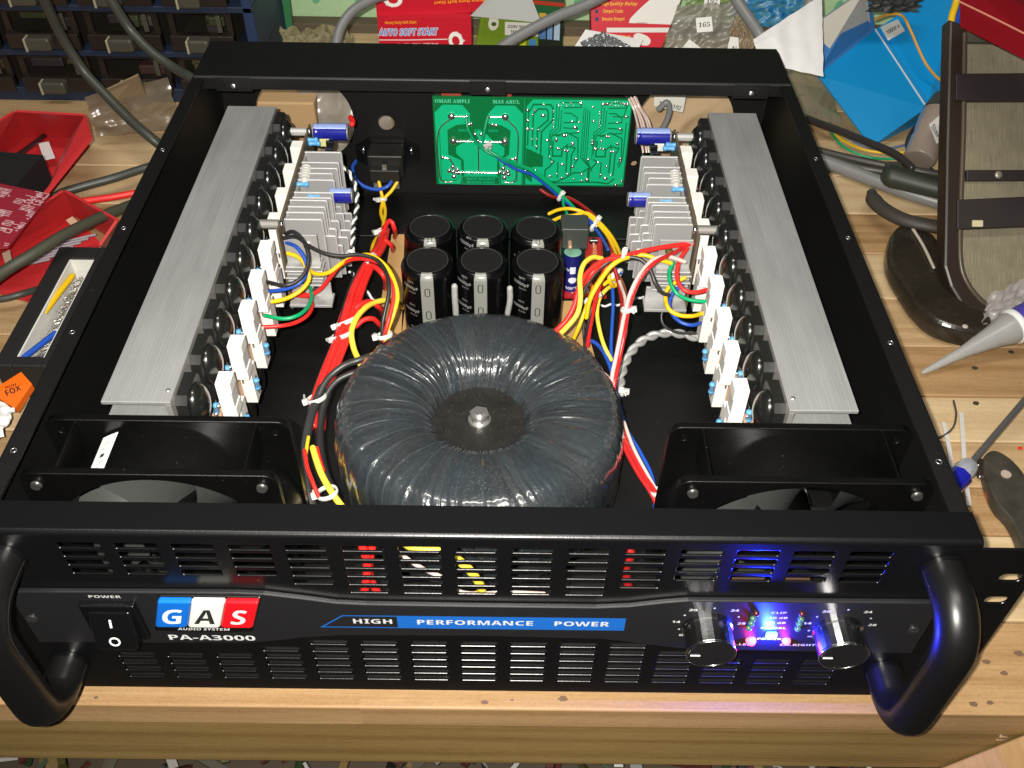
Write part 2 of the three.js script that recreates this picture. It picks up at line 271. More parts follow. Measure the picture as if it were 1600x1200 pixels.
  const bot = [[0.2095, 0.0478], [0.104, 0.0493], [0.09, 0.0516], [0.075, 0.055], [0.0596, 0.058], [0, 0.0596], [-0.065, 0.0586], [-0.083, 0.0560], [-0.098, 0.0525], [-0.112, 0.0505], [-0.2095, 0.0490]];
  const bx0 = -0.21, bx1 = 0.21, by0 = 0.045, by1 = 0.095;
  const bandTex = cv(2048, 244, (x, w, h) => {
    const X = u => (u - bx0) / (bx1 - bx0) * w, Y = v => (by1 - v) / (by1 - by0) * h, S = w / (bx1 - bx0);
    x.fillStyle = '#1d1d1f'; x.fillRect(0, 0, w, h);
    const r = rng(9); for (let i = 0; i < 14000; i++) { const b = 20 + 20 * r() | 0; x.fillStyle = `rgb(${b},${b},${b + 1})`; x.fillRect(r() * w, r() * h, 1.6, 1.6); }
    const BL = '#1a5fb4';
    x.strokeStyle = BL; x.lineWidth = 4; x.beginPath(); x.moveTo(X(-0.0366), Y(0.0756)); x.lineTo(X(-0.0615), Y(0.0756)); x.lineTo(X(-0.0722), Y(0.0656)); x.lineTo(X(-0.0366), Y(0.0656)); x.stroke();
    x.fillStyle = BL; x.fillRect(X(-0.0366), Y(0.0760), (0.0694 + 0.0366) * S, 0.0108 * S);
    txt(x, 'HIGH', X(-0.0480), Y(0.0708), 26, '#cfcfcf', { sx: 1.42 });
    txt(x, 'PERFORMANCE', X(-0.0005), Y(0.0707), 26, '#cfcfcf', { sx: 1.42 }); txt(x, 'POWER', X(0.0490), Y(0.0707), 26, '#cfcfcf', { sx: 1.42 });
    txt(x, 'POWER', X(-0.1672), Y(0.0893), 14, '#cfcfcf', { sx: 1.5 });
    txt(x, 'PA-A3000', X(-0.1262), Y(0.0545), 30, '#e0e0e0', { sx: 1.55, w: '' });
    const D = '#d9d9d9';
    for (const [cx, l] of [[0.1078, 1], [0.1687, 0]]) {
      txt(x, '14', X(cx - 0.0150), Y(0.0735), 12, D, { sx: 1.5 }); txt(x, '20', X(cx - 0.0085), Y(0.0838), 12, D, { sx: 1.5 }); txt(x, '24', X(cx + 0.0105), Y(0.0838), 12, D, { sx: 1.5 }); txt(x, '28', X(cx + 0.0155), Y(0.0727), 12, D, { sx: 1.5 });
      txt(x, l ? '0' : '∞', X(cx - 0.0110), Y(0.0620), 13, D, { sx: 1.6 });
      for (const [dx, y] of [[-0.0118, 0.0793], [0.001, 0.0855], [0.0132, 0.0785], [-0.0128, 0.0672]]) { x.fillStyle = D; x.beginPath(); x.arc(X(cx + dx), Y(y), 2.6, 0, 7); x.fill(); }
    }
    txt(x, 'CLIP', X(0.1388), Y(0.0822), 11, D, { sx: 1.5 }); txt(x, '-10 dB', X(0.1388), Y(0.0778), 11, D, { sx: 1.5 }); txt(x, '-20 dB', X(0.1388), Y(0.0735), 11, D, { sx: 1.5 }); txt(x, 'SIGNAL', X(0.1388), Y(0.0690), 11, D, { sx: 1.5 }); txt(x, 'POWER', X(0.1388), Y(0.0592), 11, D, { sx: 1.5 });
    txt(x, 'CH.LEFT', X(0.1262), Y(0.0540), 12, D, { sx: 1.5 }); txt(x, 'CH.RIGHT', X(0.1535), Y(0.0540), 12, D, { sx: 1.5 });
  });
  bandTex.wrapS = bandTex.wrapT = THREE.RepeatWrapping; bandTex.repeat.set(1 / (bx1 - bx0), 1 / (by1 - by0)); bandTex.offset.set(-bx0 / (bx1 - bx0), -by0 / (by1 - by0));
  const bs = new THREE.Shape([...top, ...bot].map(p => new THREE.Vector2(...p)));
  const strip = add(fp, 'name_strip', new THREE.ExtrudeGeometry(bs, { depth: 0.0012, bevelEnabled: true, bevelSize: 0.0007, bevelThickness: 0.0007, bevelSegments: 3 }).translate(0, 0, 0.0007), std(0xffffff, 0.4, 0, { map: bandTex }));
  for (const p of [[-0.2061, 0.0702, 0.0026], [0.2044, 0.069, 0.0026]]) add(fp, 'screw', merge([cylZ(0.0026, 0.001, p[0], p[1], 0.0029, 14), box(0.0036, 0.0005, 0.0003, p[0], p[1], 0.0035), box(0.0005, 0.0036, 0.00032, p[0], p[1], 0.0035)]), std([0.10, 0.10, 0.10], 0.4, 0.8));
  // power switch
  const sw = grp(amp, 'power_switch');
  add(sw, 'bezel', rb(0.0255, 0.0290, 0.0040, 0.001, -0.1668, 0.0714, 0.0039), gloss);
  const rk = add(sw, 'rocker', rb(0.0196, 0.0232, 0.008, 0.0016, 0, 0, 0), gloss); rk.position.set(-0.1664, 0.0700, 0.0060); rk.rotation.x = -0.30;
  const mark = std([0.85, 0.85, 0.85], 0.5);
  const mk = add(sw, 'rocker_marks', merge([box(0.0010, 0.0046, 0.0003, 0, 0.0048, 0.0041), new THREE.TorusGeometry(0.0022, 0.0005, 6, 22).scale(1, 1, 0.3).translate(0, -0.0060, 0.0041)]), mark); mk.position.copy(rk.position); mk.rotation.copy(rk.rotation);
  // badge
  const bg = grp(amp, 'badge'); const lean = g => { const p = g.attributes.position; for (let i = 0; i < p.count; i++) p.setX(i, p.getX(i) + 0.30 * (p.getY(i) - 0.0780)); g.computeVertexNormals(); return g; };
  add(bg, 'badge_base', lean(rb(0.0462, 0.0298, 0.0022, 0.0010, -0.1232, 0.0772, 0.0031)), gloss);
  const tileC = [['#1268c8', 'G', '#e8eef6'], ['#e4e4dc', 'A', '#2a2a2a'], ['#d8141e', 'S', '#f4dede']];
  tileC.forEach(([c, l, f], i) => {
    const x = -0.1232 + (i - 1) * 0.0151; add(bg, 'colour_tile', lean(rb(0.0150, 0.0210, 0.0034, 0.0011, x, 0.0814, 0.0052, 3)), std(c, 0.28, 0, { clearcoat: 0.6, clearcoatRoughness: 0.1 }), { G: 'blue tile with a white G', A: 'white tile with a black A', S: 'red tile with a white S' }[l]);
    const t = cv(128, 128, (k, w, h) => { k.fillStyle = c; k.fillRect(0, 0, w, h); txt(k, l, 64, 70, 112, f, { sx: 1.32 }); });
    add(bg, 'printed_letter', lean(new THREE.PlaneGeometry(0.0128, 0.0190).translate(x, 0.0808, 0.00698)), std(0xffffff, 0.3, 0, { map: t }));
  });
  const t2 = cv(512, 64, (k, w, h) => { k.fillStyle = '#0c0c0d'; k.fillRect(0, 0, w, h); txt(k, 'AUDIO SYSTEM', w / 2, 34, 40, '#d8d8d8', { sx: 1.25 }); });
  add(bg, 'printed_line', lean(new THREE.PlaneGeometry(0.0350, 0.0046).translate(-0.1232, 0.0653, 0.00432)), std(0xffffff, 0.35, 0, { map: t2 }));
  // knobs
  for (const [x, y] of [[0.1078, 0.0695], [0.1687, 0.0685]]) {
    const k = grp(amp, 'volume_knob');
    const lp = [[0.0100, 0.0020], [0.0118, 0.0022], [0.0118, 0.0045], [0.0112, 0.0052], [0.0113, 0.0155], [0.0109, 0.0164]];
    add(k, 'knob_body', new THREE.LatheGeometry(lp.map(p => new THREE.Vector2(...p)), 26).toNonIndexed().rotateX(Math.PI / 2).translate(x, y, 0), std([0.30, 0.30, 0.31], 0.24, 1, { flatShading: true }));
    add(k, 'knob_rim', new THREE.TorusGeometry(0.0109, 0.0006, 8, 48).translate(x, y, 0.0165), chrome);
    add(k, 'knob_face', cylZ(0.0106, 0.0006, x, y, 0.0164, 40), std([0.012, 0.012, 0.013], 0.2, 0));
    add(k, 'pointer', rb(0.0046, 0.0009, 0.0004, 0.0002, x - 0.0072, y - 0.0012, 0.0169), mark);
  }
  // lamps
  const lampM = (c, e, i) => std(c, 0.3, 0, { emissive: new THREE.Color(e), emissiveIntensity: i });
  const redOn = lampM(0xff6070, 0xff4a5c, 5), blueOn = lampM(0x60a0ff, 0x4a90ff, 6), greenOff = std([0.05, 0.14, 0.07], 0.25), redOff = std([0.06, 0.006, 0.008], 0.25);
  const led = (x, y, m, r, l) => add(amp, 'indicator_lamp', new THREE.SphereGeometry(r, 16, 12).scale(1, 1, 1.15).translate(x, y, 0.0028), m, l);
  led(0.1303, 0.0585, redOn, 0.0025, 'lit red left channel lamp'); led(0.1471, 0.0585, redOn, 0.0021, 'lit red right channel lamp');
  add(amp, 'indicator_lamp', rb(0.0054, 0.0040, 0.002, 0.0009, 0.1388, 0.0643, 0.0034), blueOn, 'lit blue power lamp');
  for (const [xa, y, m] of [[0.1283, 0.0822, 0], [0.1277, 0.0778, 1], [0.1276, 0.0737, 1], [0.1273, 0.0694, 1]]) { led(xa, y, m ? greenOff : redOff, 0.0015, m ? 'unlit green lamp' : 'unlit red lamp'); led(0.2774 - xa, y, m ? greenOff : redOff, 0.0015, m ? 'unlit green lamp' : 'unlit red lamp'); }
  for (const [x, y, c, i] of [[0.1388, 0.0643, 0x1a30ff, 0.042], [0.1303, 0.0585, 0xff1030, 0.0004], [0.1471, 0.0585, 0xff1030, 0.0004 * 0.7]]) { const l = new THREE.PointLight(c, i, 0, 2); l.position.set(x, y - 0.001, i === 0.042 ? 0.0068 : 0.0075); l.castShadow = true; l.shadow.radius = 0.1; scene.add(l); }
  // handles
  for (const s of [-1, 1]) {
    const x = s * 0.2035, y1 = 0.1152, y0 = 0.0258, zf = 0.0315, rr = 0.02, p = [[x, y1, 0], [x, y1, zf - rr]];
    for (let i = 1; i < 7; i++) { const a = i / 7 * Math.PI / 2; p.push([x, y1 - rr + rr * Math.cos(a), zf - rr + rr * Math.sin(a)]); }
    p.push([x, y1 - rr - 0.001, zf], [x, (y0 + y1) / 2, zf], [x, y0 + rr + 0.001, zf]);
    for (let i = 1; i < 7; i++) { const a = i / 7 * Math.PI / 2; p.push([x, y0 + rr - rr * Math.sin(a), zf - rr + rr * Math.cos(a)]); }
    p.push([x, y0, zf - rr], [x, y0, 0]);
    const h = grp(amp, 'handle');
    add(h, 'grip', tubePts(p, 0.0091, 4, 28), std([0.005, 0.005, 0.005], 0.34, 0));
    add(h, 'mould_seam', tubePts(p.map(q => [q[0] - s * 0.0089, q[1], q[2]]), 0.00035, 4, 5), std([0.02, 0.02, 0.02], 0.3));
    for (const y of [y0, y1]) add(h, 'collar', cylZ(0.0097, 0.0016, x, y, 0.0009, 32), gloss);
  }
}
function flip(g) { // turn the faces of a mirrored geometry right side out
  if (g.index) { const a = g.index.array; for (let i = 0; i < a.length; i += 3) { const t = a[i]; a[i] = a[i + 2]; a[i + 2] = t; } }
  else for (const k of Object.keys(g.attributes)) { const A = g.attributes[k], n = A.itemSize; for (let i = 0; i < A.count; i += 3) for (let c = 0; c < n; c++) { const p = i * n + c, q = (i + 2) * n + c, t = A.array[p]; A.array[p] = A.array[q]; A.array[q] = t; } }
  g.computeVertexNormals(); return g;
}

// ---------------------------------------------------------------- fans
function makeFan(cx, sticker) {
  const f = grp(amp, 'cooling_fan'), cy = 0.0605, z0 = -0.0425, z1 = -0.0805, H = 0.0595, r = 0.006;
  const fl = new THREE.Shape(); fl.moveTo(-H + r, -H); fl.lineTo(H - r, -H); fl.absarc(H - r, -H + r, r, -Math.PI / 2, 0); fl.absarc(H - r, H - r, r, 0, Math.PI / 2); fl.absarc(-H + r, H - r, r, Math.PI / 2, Math.PI); fl.absarc(-H + r, -H + r, r, Math.PI, Math.PI * 1.5);
  fl.holes.push(circ(0, 0, 0.0570)); for (const a of [-1, 1]) for (const b of [-1, 1]) fl.holes.push(circ(a * 0.0525, b * 0.0525, 0.0024));
  const eg = new THREE.ExtrudeGeometry(fl, { depth: 0.0032, bevelEnabled: true, bevelSize: 0.0005, bevelThickness: 0.0005, bevelSegments: 2, curveSegments: 40 });
  const ring = new THREE.LatheGeometry([[0.0568, 0], [0.0586, 0], [0.0586, 0.031], [0.0568, 0.031], [0.0568, 0]].map(p => new THREE.Vector2(...p)), 96).rotateX(Math.PI / 2).translate(cx, cy, z1 + 0.0035);
  const webs = []; for (const a of [-1, 1]) webs.push(rb(0.0012, 0.03, 0.031, 0.0003, cx + a * 0.0440, cy + 0.0440, (z0 + z1) / 2)); 
  add(f, 'fan_frame', boxUV(merge([eg.clone().translate(cx, cy, z0 - 0.0037), eg.clone().translate(cx, cy, z1 + 0.0005), ring, ...webs]), 1, 1), fanPlastic);
  add(f, 'hub', new THREE.LatheGeometry([[0, 0.004], [0.019, 0.004], [0.0205, 0.0025], [0.0205, -0.024], [0, -0.024]].map(p => new THREE.Vector2(...p)), 40).rotateX(Math.PI / 2).translate(cx, cy, -0.052), fanPlastic);
  for (let i = 0; i < 7; i++) {
    const b = new THREE.PlaneGeometry(0.034, 0.034, 10, 6), p = b.attributes.position;
    for (let k = 0; k < p.count; k++) { const rr = 0.0205 + (p.getX(k) + 0.017) / 0.034 * 0.0345, t = p.getY(k) / 0.034, an = t * 1.0 + (rr - 0.02) * 6; p.setXYZ(k, rr * Math.cos(an), rr * Math.sin(an), t * 0.024 + 0.0015 * Math.sin(t * 3)); }
    b.computeVertexNormals(); const q = b.clone().translate(0, 0, 0.0011);
    add(f, 'blade', merge([flip(b.toNonIndexed()), q]).rotateZ(i / 7 * Math.PI * 2 + 0.5).translate(cx, cy, -0.0615), std([0.040, 0.043, 0.040], 0.42));
  }
  for (const a of [-1, 1]) add(f, 'screw', merge([new THREE.SphereGeometry(0.0028, 14, 8).scale(1, 1, 0.5).translate(cx + a * 0.0525, cy + 0.0525, z0 + 0.0006), cylZ(0.0023, 0.006, cx + a * 0.0525, cy + 0.0525, z0 - 0.001, 10)]), std([0.16, 0.155, 0.15], 0.35, 0.8));
  if (sticker) {
    const t = cv(128, 384, (x, w, h) => { x.fillStyle = '#e9e9e4'; x.fillRect(0, 0, w, h); const r = rng(2); x.fillStyle = '#3a3a3a'; x.fillRect(48, 180, 34, 34); x.strokeStyle = '#8a8a88'; x.lineWidth = 3; for (let i = 0; i < 46; i++) { const yy = 20 + r() * 340, xx = 12 + r() * 60; if (yy > 165 && yy < 225) continue; x.beginPath(); x.moveTo(xx, yy); x.lineTo(xx + 15 + r() * 35, yy + (r() - 0.5) * 14); x.stroke(); } });
    const g = new THREE.CylinderGeometry(0.0589, 0.0589, 0.0275, 10, 1, true, 3.64 - 0.085, 0.17).rotateX(Math.PI / 2).translate(cx, cy, -0.0608);
    add(f, 'sticker', g, std(0xffffff, 0.5, 0, { map: t, side: THREE.DoubleSide }), 'white printed sticker');
  }
}
makeFan(-0.153, true); makeFan(0.153, false);

// ---------------------------------------------------------------- toroidal transformer
{
  const T = grp(amp, 'toroidal_transformer'), cx = -0.0026, cz = -0.1372, NW = 38, NT = NW * 20, NS = 110;
  const r = rng(21), wob = Array.from({ length: NW + 1 }, () => [r() - 0.5, r() - 0.5, r()]);
  const curve = new THREE.CatmullRomCurve3([[0.0835, 0.030], [0.0834, 0.052], [0.0812, 0.0665], [0.0745, 0.0748], [0.062, 0.0768], [0.048, 0.0755], [0.0365, 0.0716], [0.0296, 0.0652], [0.0264, 0.0575], [0.0260, 0.050], [0.0262, 0.030], [0.029, 0.006], [0.055, 0.0025], [0.078, 0.005], [0.083, 0.015]].map(p => new THREE.Vector3(p[0], p[1], 0)), true, 'centripetal');
  const prt = Array.from({ length: 401 }, (_, k) => curve.getPoint(k / 400));
  const pr = s => { const k = ((s % 1) + 1) % 1 * 400, a = Math.floor(k), f = k - a, p = prt[a], q = prt[Math.min(400, a + 1)]; return [p.x + (q.x - p.x) * f, p.y + (q.y - p.y) * f]; };
  const pos = [], uv = [], idx = [];
  for (let i = 0; i <= NT; i++) for (let j = 0; j <= NS; j++) {
    const s = j / NS, th = i / NT * Math.PI * 2; const skew = 0.42 * Math.sin(s * Math.PI * 2 - 0.6); const th0 = i / NT, bend = k => 0.9 * Math.sin(th0 * 6.2832 * 3 + 1) + 0.7 * Math.sin(th0 * 6.2832 * 7 + 2 + s * 2) + 0.5 * Math.sin(th0 * 6.2832 * 11 + s * 6.2832 * 2); const w = i / NT * NW + skew + bend() * 0.30; const wi = ((Math.floor(w) % NW) + NW) % NW, f = w - Math.floor(w);
    let [rr, y] = pr(s); const [r2, y2] = pr(s + 0.004); let nx = y2 - y, ny = -(r2 - rr); const l = Math.hypot(nx, ny) || 1; nx /= l; ny /= l;
    const pd = k => nz(Math.sin(th) * k, Math.cos(th) * k, s * 9); const hh = Math.sin(wi * 12.9898) * 43758.5453, h1 = hh - Math.floor(hh), pk = f < 0.9 ? f / 0.9 : (1 - f) / 0.1; const d = 0.00036 * pk * pk + 0.0003 * wob[wi][0] + 0.0007 * pd(2.5) + 0.0004 * pd(7) + 0.00026 * nz(w * 2.2, s * 9 + wi * 1.7, 4) + 0.00022 * nz(w * 5, s * 26 + wi, 9) + 0.0004 * (h1 - 0.5) * Math.sin(f * 6.28 * 1.5 + s * 9);
    rr += nx * d; y += ny * d; pos.push(cx + rr * Math.sin(th), y, cz + rr * Math.cos(th)); uv.push(w / NW, s);
  }
  for (let i = 0; i < NT; i++) for (let j = 0; j < NS; j++) { const a = i * (NS + 1) + j, b = a + NS + 1; idx.push(a, b, a + 1, b, b + 1, a + 1); }
  const g = new THREE.BufferGeometry(); g.setAttribute('position', new THREE.Float32BufferAttribute(pos, 3)); g.setAttribute('uv', new THREE.Float32BufferAttribute(uv, 2)); g.setIndex(idx); g.computeVertexNormals();
  const q = rng(77), tone = Array.from({ length: NW }, () => q());
  // dark tape under clear film: each turn its own tone, whitish film edges with caught light painted in, talc specks
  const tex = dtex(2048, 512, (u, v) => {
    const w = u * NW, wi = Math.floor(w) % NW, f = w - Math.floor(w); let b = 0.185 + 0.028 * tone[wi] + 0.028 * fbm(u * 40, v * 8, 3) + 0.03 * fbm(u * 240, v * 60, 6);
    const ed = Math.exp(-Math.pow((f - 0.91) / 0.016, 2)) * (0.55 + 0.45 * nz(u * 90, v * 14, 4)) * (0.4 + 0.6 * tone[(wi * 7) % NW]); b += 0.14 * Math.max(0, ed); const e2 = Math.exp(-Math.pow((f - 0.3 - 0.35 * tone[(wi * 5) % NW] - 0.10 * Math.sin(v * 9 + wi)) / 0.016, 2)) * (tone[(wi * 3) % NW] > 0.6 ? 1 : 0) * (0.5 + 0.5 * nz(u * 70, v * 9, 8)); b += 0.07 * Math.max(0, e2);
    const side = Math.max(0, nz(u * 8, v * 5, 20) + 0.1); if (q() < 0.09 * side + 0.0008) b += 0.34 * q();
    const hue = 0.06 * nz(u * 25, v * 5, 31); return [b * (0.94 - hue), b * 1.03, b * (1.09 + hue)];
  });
  const bump = dtex(1024, 512, (u, v) => { const rg = Math.abs(nz(u * 60 + 3 * nz(u * 20, v * 6, 2), v * 9, 3)), n = 0.7 - 0.4 * rg + 0.22 * fbm(u * 130, v * 40, 3) + 0.14 * nz(u * 420, v * 130, 1); return [n, n, n]; }, false);
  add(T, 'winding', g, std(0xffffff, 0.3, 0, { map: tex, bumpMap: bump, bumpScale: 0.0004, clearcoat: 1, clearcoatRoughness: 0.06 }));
  const ptex = dtex(256, 256, (u, v) => { const s = q(); const b = 0.085 + 0.05 * q() + 0.05 * fbm(u * 6, v * 6, 1) + (s > 0.9985 ? 0.6 : s > 0.993 ? 0.12 : 0); return [b, b * 0.98, b * 0.9]; });
  add(T, 'centre_disc', new THREE.CylinderGeometry(0.0280, 0.0280, 0.004, 48).translate(cx, 0.0566, cz), std(0xffffff, 0.5, 0, { map: ptex }));
  add(T, 'washer', cyl(0.0066, 0.0012, cx, 0.0592, cz, 28), tin);
  add(T, 'nut', new THREE.CylinderGeometry(0.0058, 0.0058, 0.0048, 6).rotateY(0.3).translate(cx, 0.0621, cz), tin);
  add(T, 'bolt', merge([new THREE.CylinderGeometry(0.0031, 0.0034, 0.0026, 20).translate(cx, 0.0653, cz), new THREE.TorusGeometry(0.0033, 0.0004, 6, 20).rotateX(Math.PI / 2).translate(cx, 0.0647, cz)]), tin);
}

// ---------------------------------------------------------------- reservoir capacitors
{
  const R = 0.0174, H = 0.085, prof = [[R, 0.014], [R, H - 0.0042], [R - 0.0005, H - 0.0026], [R - 0.0016, H - 0.0010], [R - 0.0030, H - 0.0002], [0.0133, H], [0.0131, H - 0.0004]];
  const L = [0]; for (let i = 1; i < prof.length; i++) L.push(L[i - 1] + Math.hypot(prof[i][0] - prof[i - 1][0], prof[i][1] - prof[i - 1][1]));
  const TOT = L[L.length - 1];
  const sleeve = (seed, rot, off) => cv(1024, 768, (x, w, h) => {
    const mm = h / (TOT * 1000), um = w / (2 * Math.PI * R * 1000); x.fillStyle = '#070708'; x.fillRect(0, 0, w, h);
    const cxs = w / 2 + rot * um; x.fillStyle = '#85867f'; x.fillRect(cxs - 4.2 * um, 0, 8.4 * um, h);
    x.strokeStyle = '#1c1c1c'; x.lineWidth = 5; for (let k = -1; k < 5; k++) { const y = (off + k * 19) * mm; const a = 1.5 * um, b = 6.5 * mm; x.beginPath(); x.moveTo(cxs - a, y + a); x.arc(cxs, y + a, a, Math.PI, 0); x.lineTo(cxs + a, y + b - a); x.arc(cxs, y + b - a, a, 0, Math.PI); x.closePath(); x.stroke(); }
    for (let k = 0; k < 4; k++) { const y = (off - 3 + k * 19) * mm; txt(x, '105°C', cxs - 9 * um, y, 1.9 * mm, '#8f8f8c', { al: 'right', sx: um / mm }); txt(x, '10000µF', cxs - 6 * um, y + 4.4 * mm, 3.2 * mm, '#8f8f8c', { al: 'right', sx: um / mm }); txt(x, 'BLACK', cxs - 8 * um, y + 8.2 * mm, 1.8 * mm, '#7c7c79', { al: 'right', sx: um / mm }); }
  });
  const pos = [[-0.0392, -0.2525], [-0.0043, -0.2530], [0.0316, -0.2528], [-0.0402, -0.2890], [-0.0045, -0.2894], [0.0313, -0.2888]];
  const rot = [0.5, -0.4, 0.6, 1.2, 0.3, 1.0], offs = [12.5, 9, 8.8, 17, 5.4, 16.5];
  pos.forEach(([x, z], i) => {
    const c = grp(amp, 'reservoir_capacitor');
    const g = new THREE.LatheGeometry(prof.map(p => new THREE.Vector2(...p)), 64, Math.PI, Math.PI * 2), u = g.attributes.uv; for (let k = 0; k < u.count; k++) u.setY(k, L[k % prof.length] / TOT);
    add(c, 'sleeve', g.translate(x, 0, z), std(0xffffff, 0.24, 0, { map: sleeve(i, rot[i], offs[i]) }));
    add(c, 'top_disc', new THREE.CylinderGeometry(0.0132, 0.0132, 0.001, 40).translate(x, H - 0.0009, z), std([0.007, 0.007, 0.007], 0.5, 0, { bumpMap: coatBump, bumpScale: 0.00005 }));
    add(c, 'sleeve_edge', new THREE.TorusGeometry(0.0132, 0.00016, 6, 64).rotateX(Math.PI / 2).translate(x, H - 0.0001, z), std([0.08, 0.08, 0.075], 0.35));
  });
  // hot glue between the cans
  const glue = std([0.55, 0.55, 0.53], 0.25, 0, { transmission: 0.45, thickness: 0.002, ior: 1.4 });
  add(amp, 'glue_blob', tubePts([[-0.0215, 0.074, -0.2395], [-0.0215, 0.066, -0.2385], [-0.0212, 0.052, -0.2385], [-0.0214, 0.046, -0.239]], 0.0021, 5, 8), glue);
  add(amp, 'glue_blob', tubePts([[0.0140, 0.073, -0.2395], [0.0142, 0.064, -0.2385], [0.0128, 0.053, -0.2385]], 0.0020, 5, 8), glue);
  // boards that carry the cans
  add(amp, 'supply_board', rb(0.115, 0.0016, 0.085, 0.0003, -0.004, 0.0128, -0.27), phenolic);
  add(amp, 'supply_board', slab([-0.0777, 0.022, -0.3658], [-0.0678, 0.022, -0.366], [-0.0585, 0.022, -0.2266], [-0.0777, 0.022, -0.279], 0.0016), phenolic);
  add(amp, 'supply_board', slab([0.049, 0.02, -0.291], [0.0642, 0.02, -0.2913], [0.0724, 0.02, -0.2311], [0.0507, 0.02, -0.2307], 0.0016), phenolic);
  for (const s of [-1, 1]) for (const z of [-0.24, -0.30]) add(amp, 'standoff', cyl(0.003, 0.0105, -0.004 + s * 0.05, 0.0068, z, 8), tin);
}

// ---------------------------------------------------------------- input board on the rear panel
{
  const B = grp(amp, 'input_board'), x0 = -0.0475, x1 = 0.1075, y0 = 0.0197, y1 = 0.0990, z = -0.4395;
  add(B, 'board', box(x1 - x0, y1 - y0, 0.0016, (x0 + x1) / 2, (y0 + y1) / 2, z - 0.0009), std([0.01, 0.14, 0.05], 0.5));
  // coordinates of the tracing on the board, 1455 x 620 units
  const W = 1455, H = 620, LT = '#10bd84', DK = '#08733c';
  const tex = cv(W, H, (x) => {
    x.fillStyle = DK; x.fillRect(0, 0, W, H); x.lineJoin = 'miter';
    const poly = (p, c) => { x.fillStyle = c; x.beginPath(); p.forEach((q, i) => i ? x.lineTo(...q) : x.moveTo(...q)); x.closePath(); x.fill(); };
    const line = (p, w, c = LT) => { x.strokeStyle = c; x.lineWidth = w; x.beginPath(); p.forEach((q, i) => i ? x.lineTo(...q) : x.moveTo(...q)); x.stroke(); };
    // left half: two broad copper fields
    poly([[10, 110], [70, 55], [215, 55], [268, 110], [268, 180], [170, 190], [100, 225], [100, 400], [195, 440], [195, 540], [185, 615], [20, 615]], LT);
    poly([[660, 110], [600, 55], [460, 55], [405, 110], [405, 180], [505, 190], [570, 225], [560, 395], [485, 440], [500, 540], [500, 615], [660, 615]], LT);
    poly([[160, 345], [230, 305], [455, 305], [525, 345], [525, 395], [470, 440], [470, 555], [215, 555], [215, 440], [160, 390]], LT);
    poly([[300, 250], [335, 225], [390, 250], [450, 310], [240, 310]], LT);
    poly([[270, 250], [300, 235], [345, 300], [305, 310]], DK);
    line([[40, 240], [40, 590], [150, 590], [180, 560]], 8, '#0a8f52'); line([[625, 240], [625, 590], [540, 590], [510, 560]], 8, '#0a8f52');
    x.strokeStyle = LT; x.lineWidth = 4; x.strokeRect(198, 560, 290, 56);
    txt(x, 'INPUT BALANCE', 343, 576, 25, LT, { sx: 1.15 }); txt(x, 'BOKONG SEMOX', 343, 601, 25, LT, { sx: 1.1 });
    txt(x, 'OMAH AMPLI', 143, 30, 32, '#62dcae', { f: 'serif', sx: 1.15 }); txt(x, 'MAS ARUL', 535, 30, 32, '#62dcae', { f: 'serif', sx: 1.15 });
    txt(x, 'OUT/L', 215, 228, 23, LT, {}); txt(x, 'GND', 325, 228, 23, LT, {}); txt(x, 'OUT/R', 440, 228, 23, LT, {});
    x.setLineDash([8, 6]); line([[668, 10], [668, 610]], 4); x.setLineDash([]);
    // right half: bundles of narrow tracks
    poly([[685, 60], [730, 12], [1445, 12], [1445, 600], [1320, 612], [690, 612]], LT);
    const D = (p, w = 14) => line(p, w, DK);
    D([[700, 330], [700, 100], [735, 45], [860, 45], [880, 70], [880, 150], [800, 230], [800, 420]], 11); D([[735, 330], [735, 110], [770, 75], [830, 75], [845, 95], [845, 150], [770, 210], [770, 360]], 11);
    poly([[690, 345], [820, 400], [820, 480], [740, 480], [740, 600], [690, 560]], DK);
    for (const o of [0, 330]) {
      for (let k = 0; k < 3; k++) D([[905 + o + k * 18, 40 + k * 20], [905 + o + k * 18, 190 + k * 12], [860 + o + k * 9, 235 + k * 14], [860 + o + k * 9, 420 - k * 30]], 6);
      D([[930 + o, 28], [1085 + o, 28], [1085 + o, 60], [955 + o, 64]], 8); D([[960 + o, 100], [1010 + o, 100], [1060 + o, 130], [1060 + o, 160], [960 + o, 165]], 8); D([[960 + o, 200], [1070 + o, 205], [1070 + o, 235], [985 + o, 238]], 8);
      D([[880 + o, 250], [940 + o, 250], [985 + o, 232], [1075 + o, 270], [1085 + o, 420], [1060 + o, 460]], 9);
      D([[890 + o, 290], [890 + o, 400], [960 + o, 400], [960 + o, 350], [1000 + o, 320], [1000 + o, 520]], 11); D([[1010 + o, 330], [1060 + o, 340], [1035 + o, 390], [1035 + o, 540]], 10);
      D([[870 + o, 420], [905 + o, 440], [870 + o, 480], [840 + o, 500], [840 + o, 590], [930 + o, 590]], 11);
      D([[935 + o, 440], [935 + o, 560]], 9); x.fillStyle = DK; x.fillRect(905 + o, 250, 34, 10);
    }
    for (let k = 0; k < 4; k++) D([[1105 + k * 15, 60 + k * 8], [1105 + k * 15, 410], [1200, 500 + k * 4]], 6);
    D([[930, 590], [1000, 560], [1060, 520], [1120, 520], [1180, 480]], 10); D([[1180, 480], [1180, 590], [900, 600]], 9); D([[1380, 560], [1330, 600], [1250, 590]], 12);
    D([[1420, 40], [1400, 120], [1320, 120]], 8); D([[1425, 160], [1425, 420], [1400, 480]], 8);
  });
  add(B, 'tracks', new THREE.PlaneGeometry(x1 - x0, y1 - y0).translate((x0 + x1) / 2, (y0 + y1) / 2, z + 0.0001), std(0xffffff, 0.35, 0, { map: tex }));
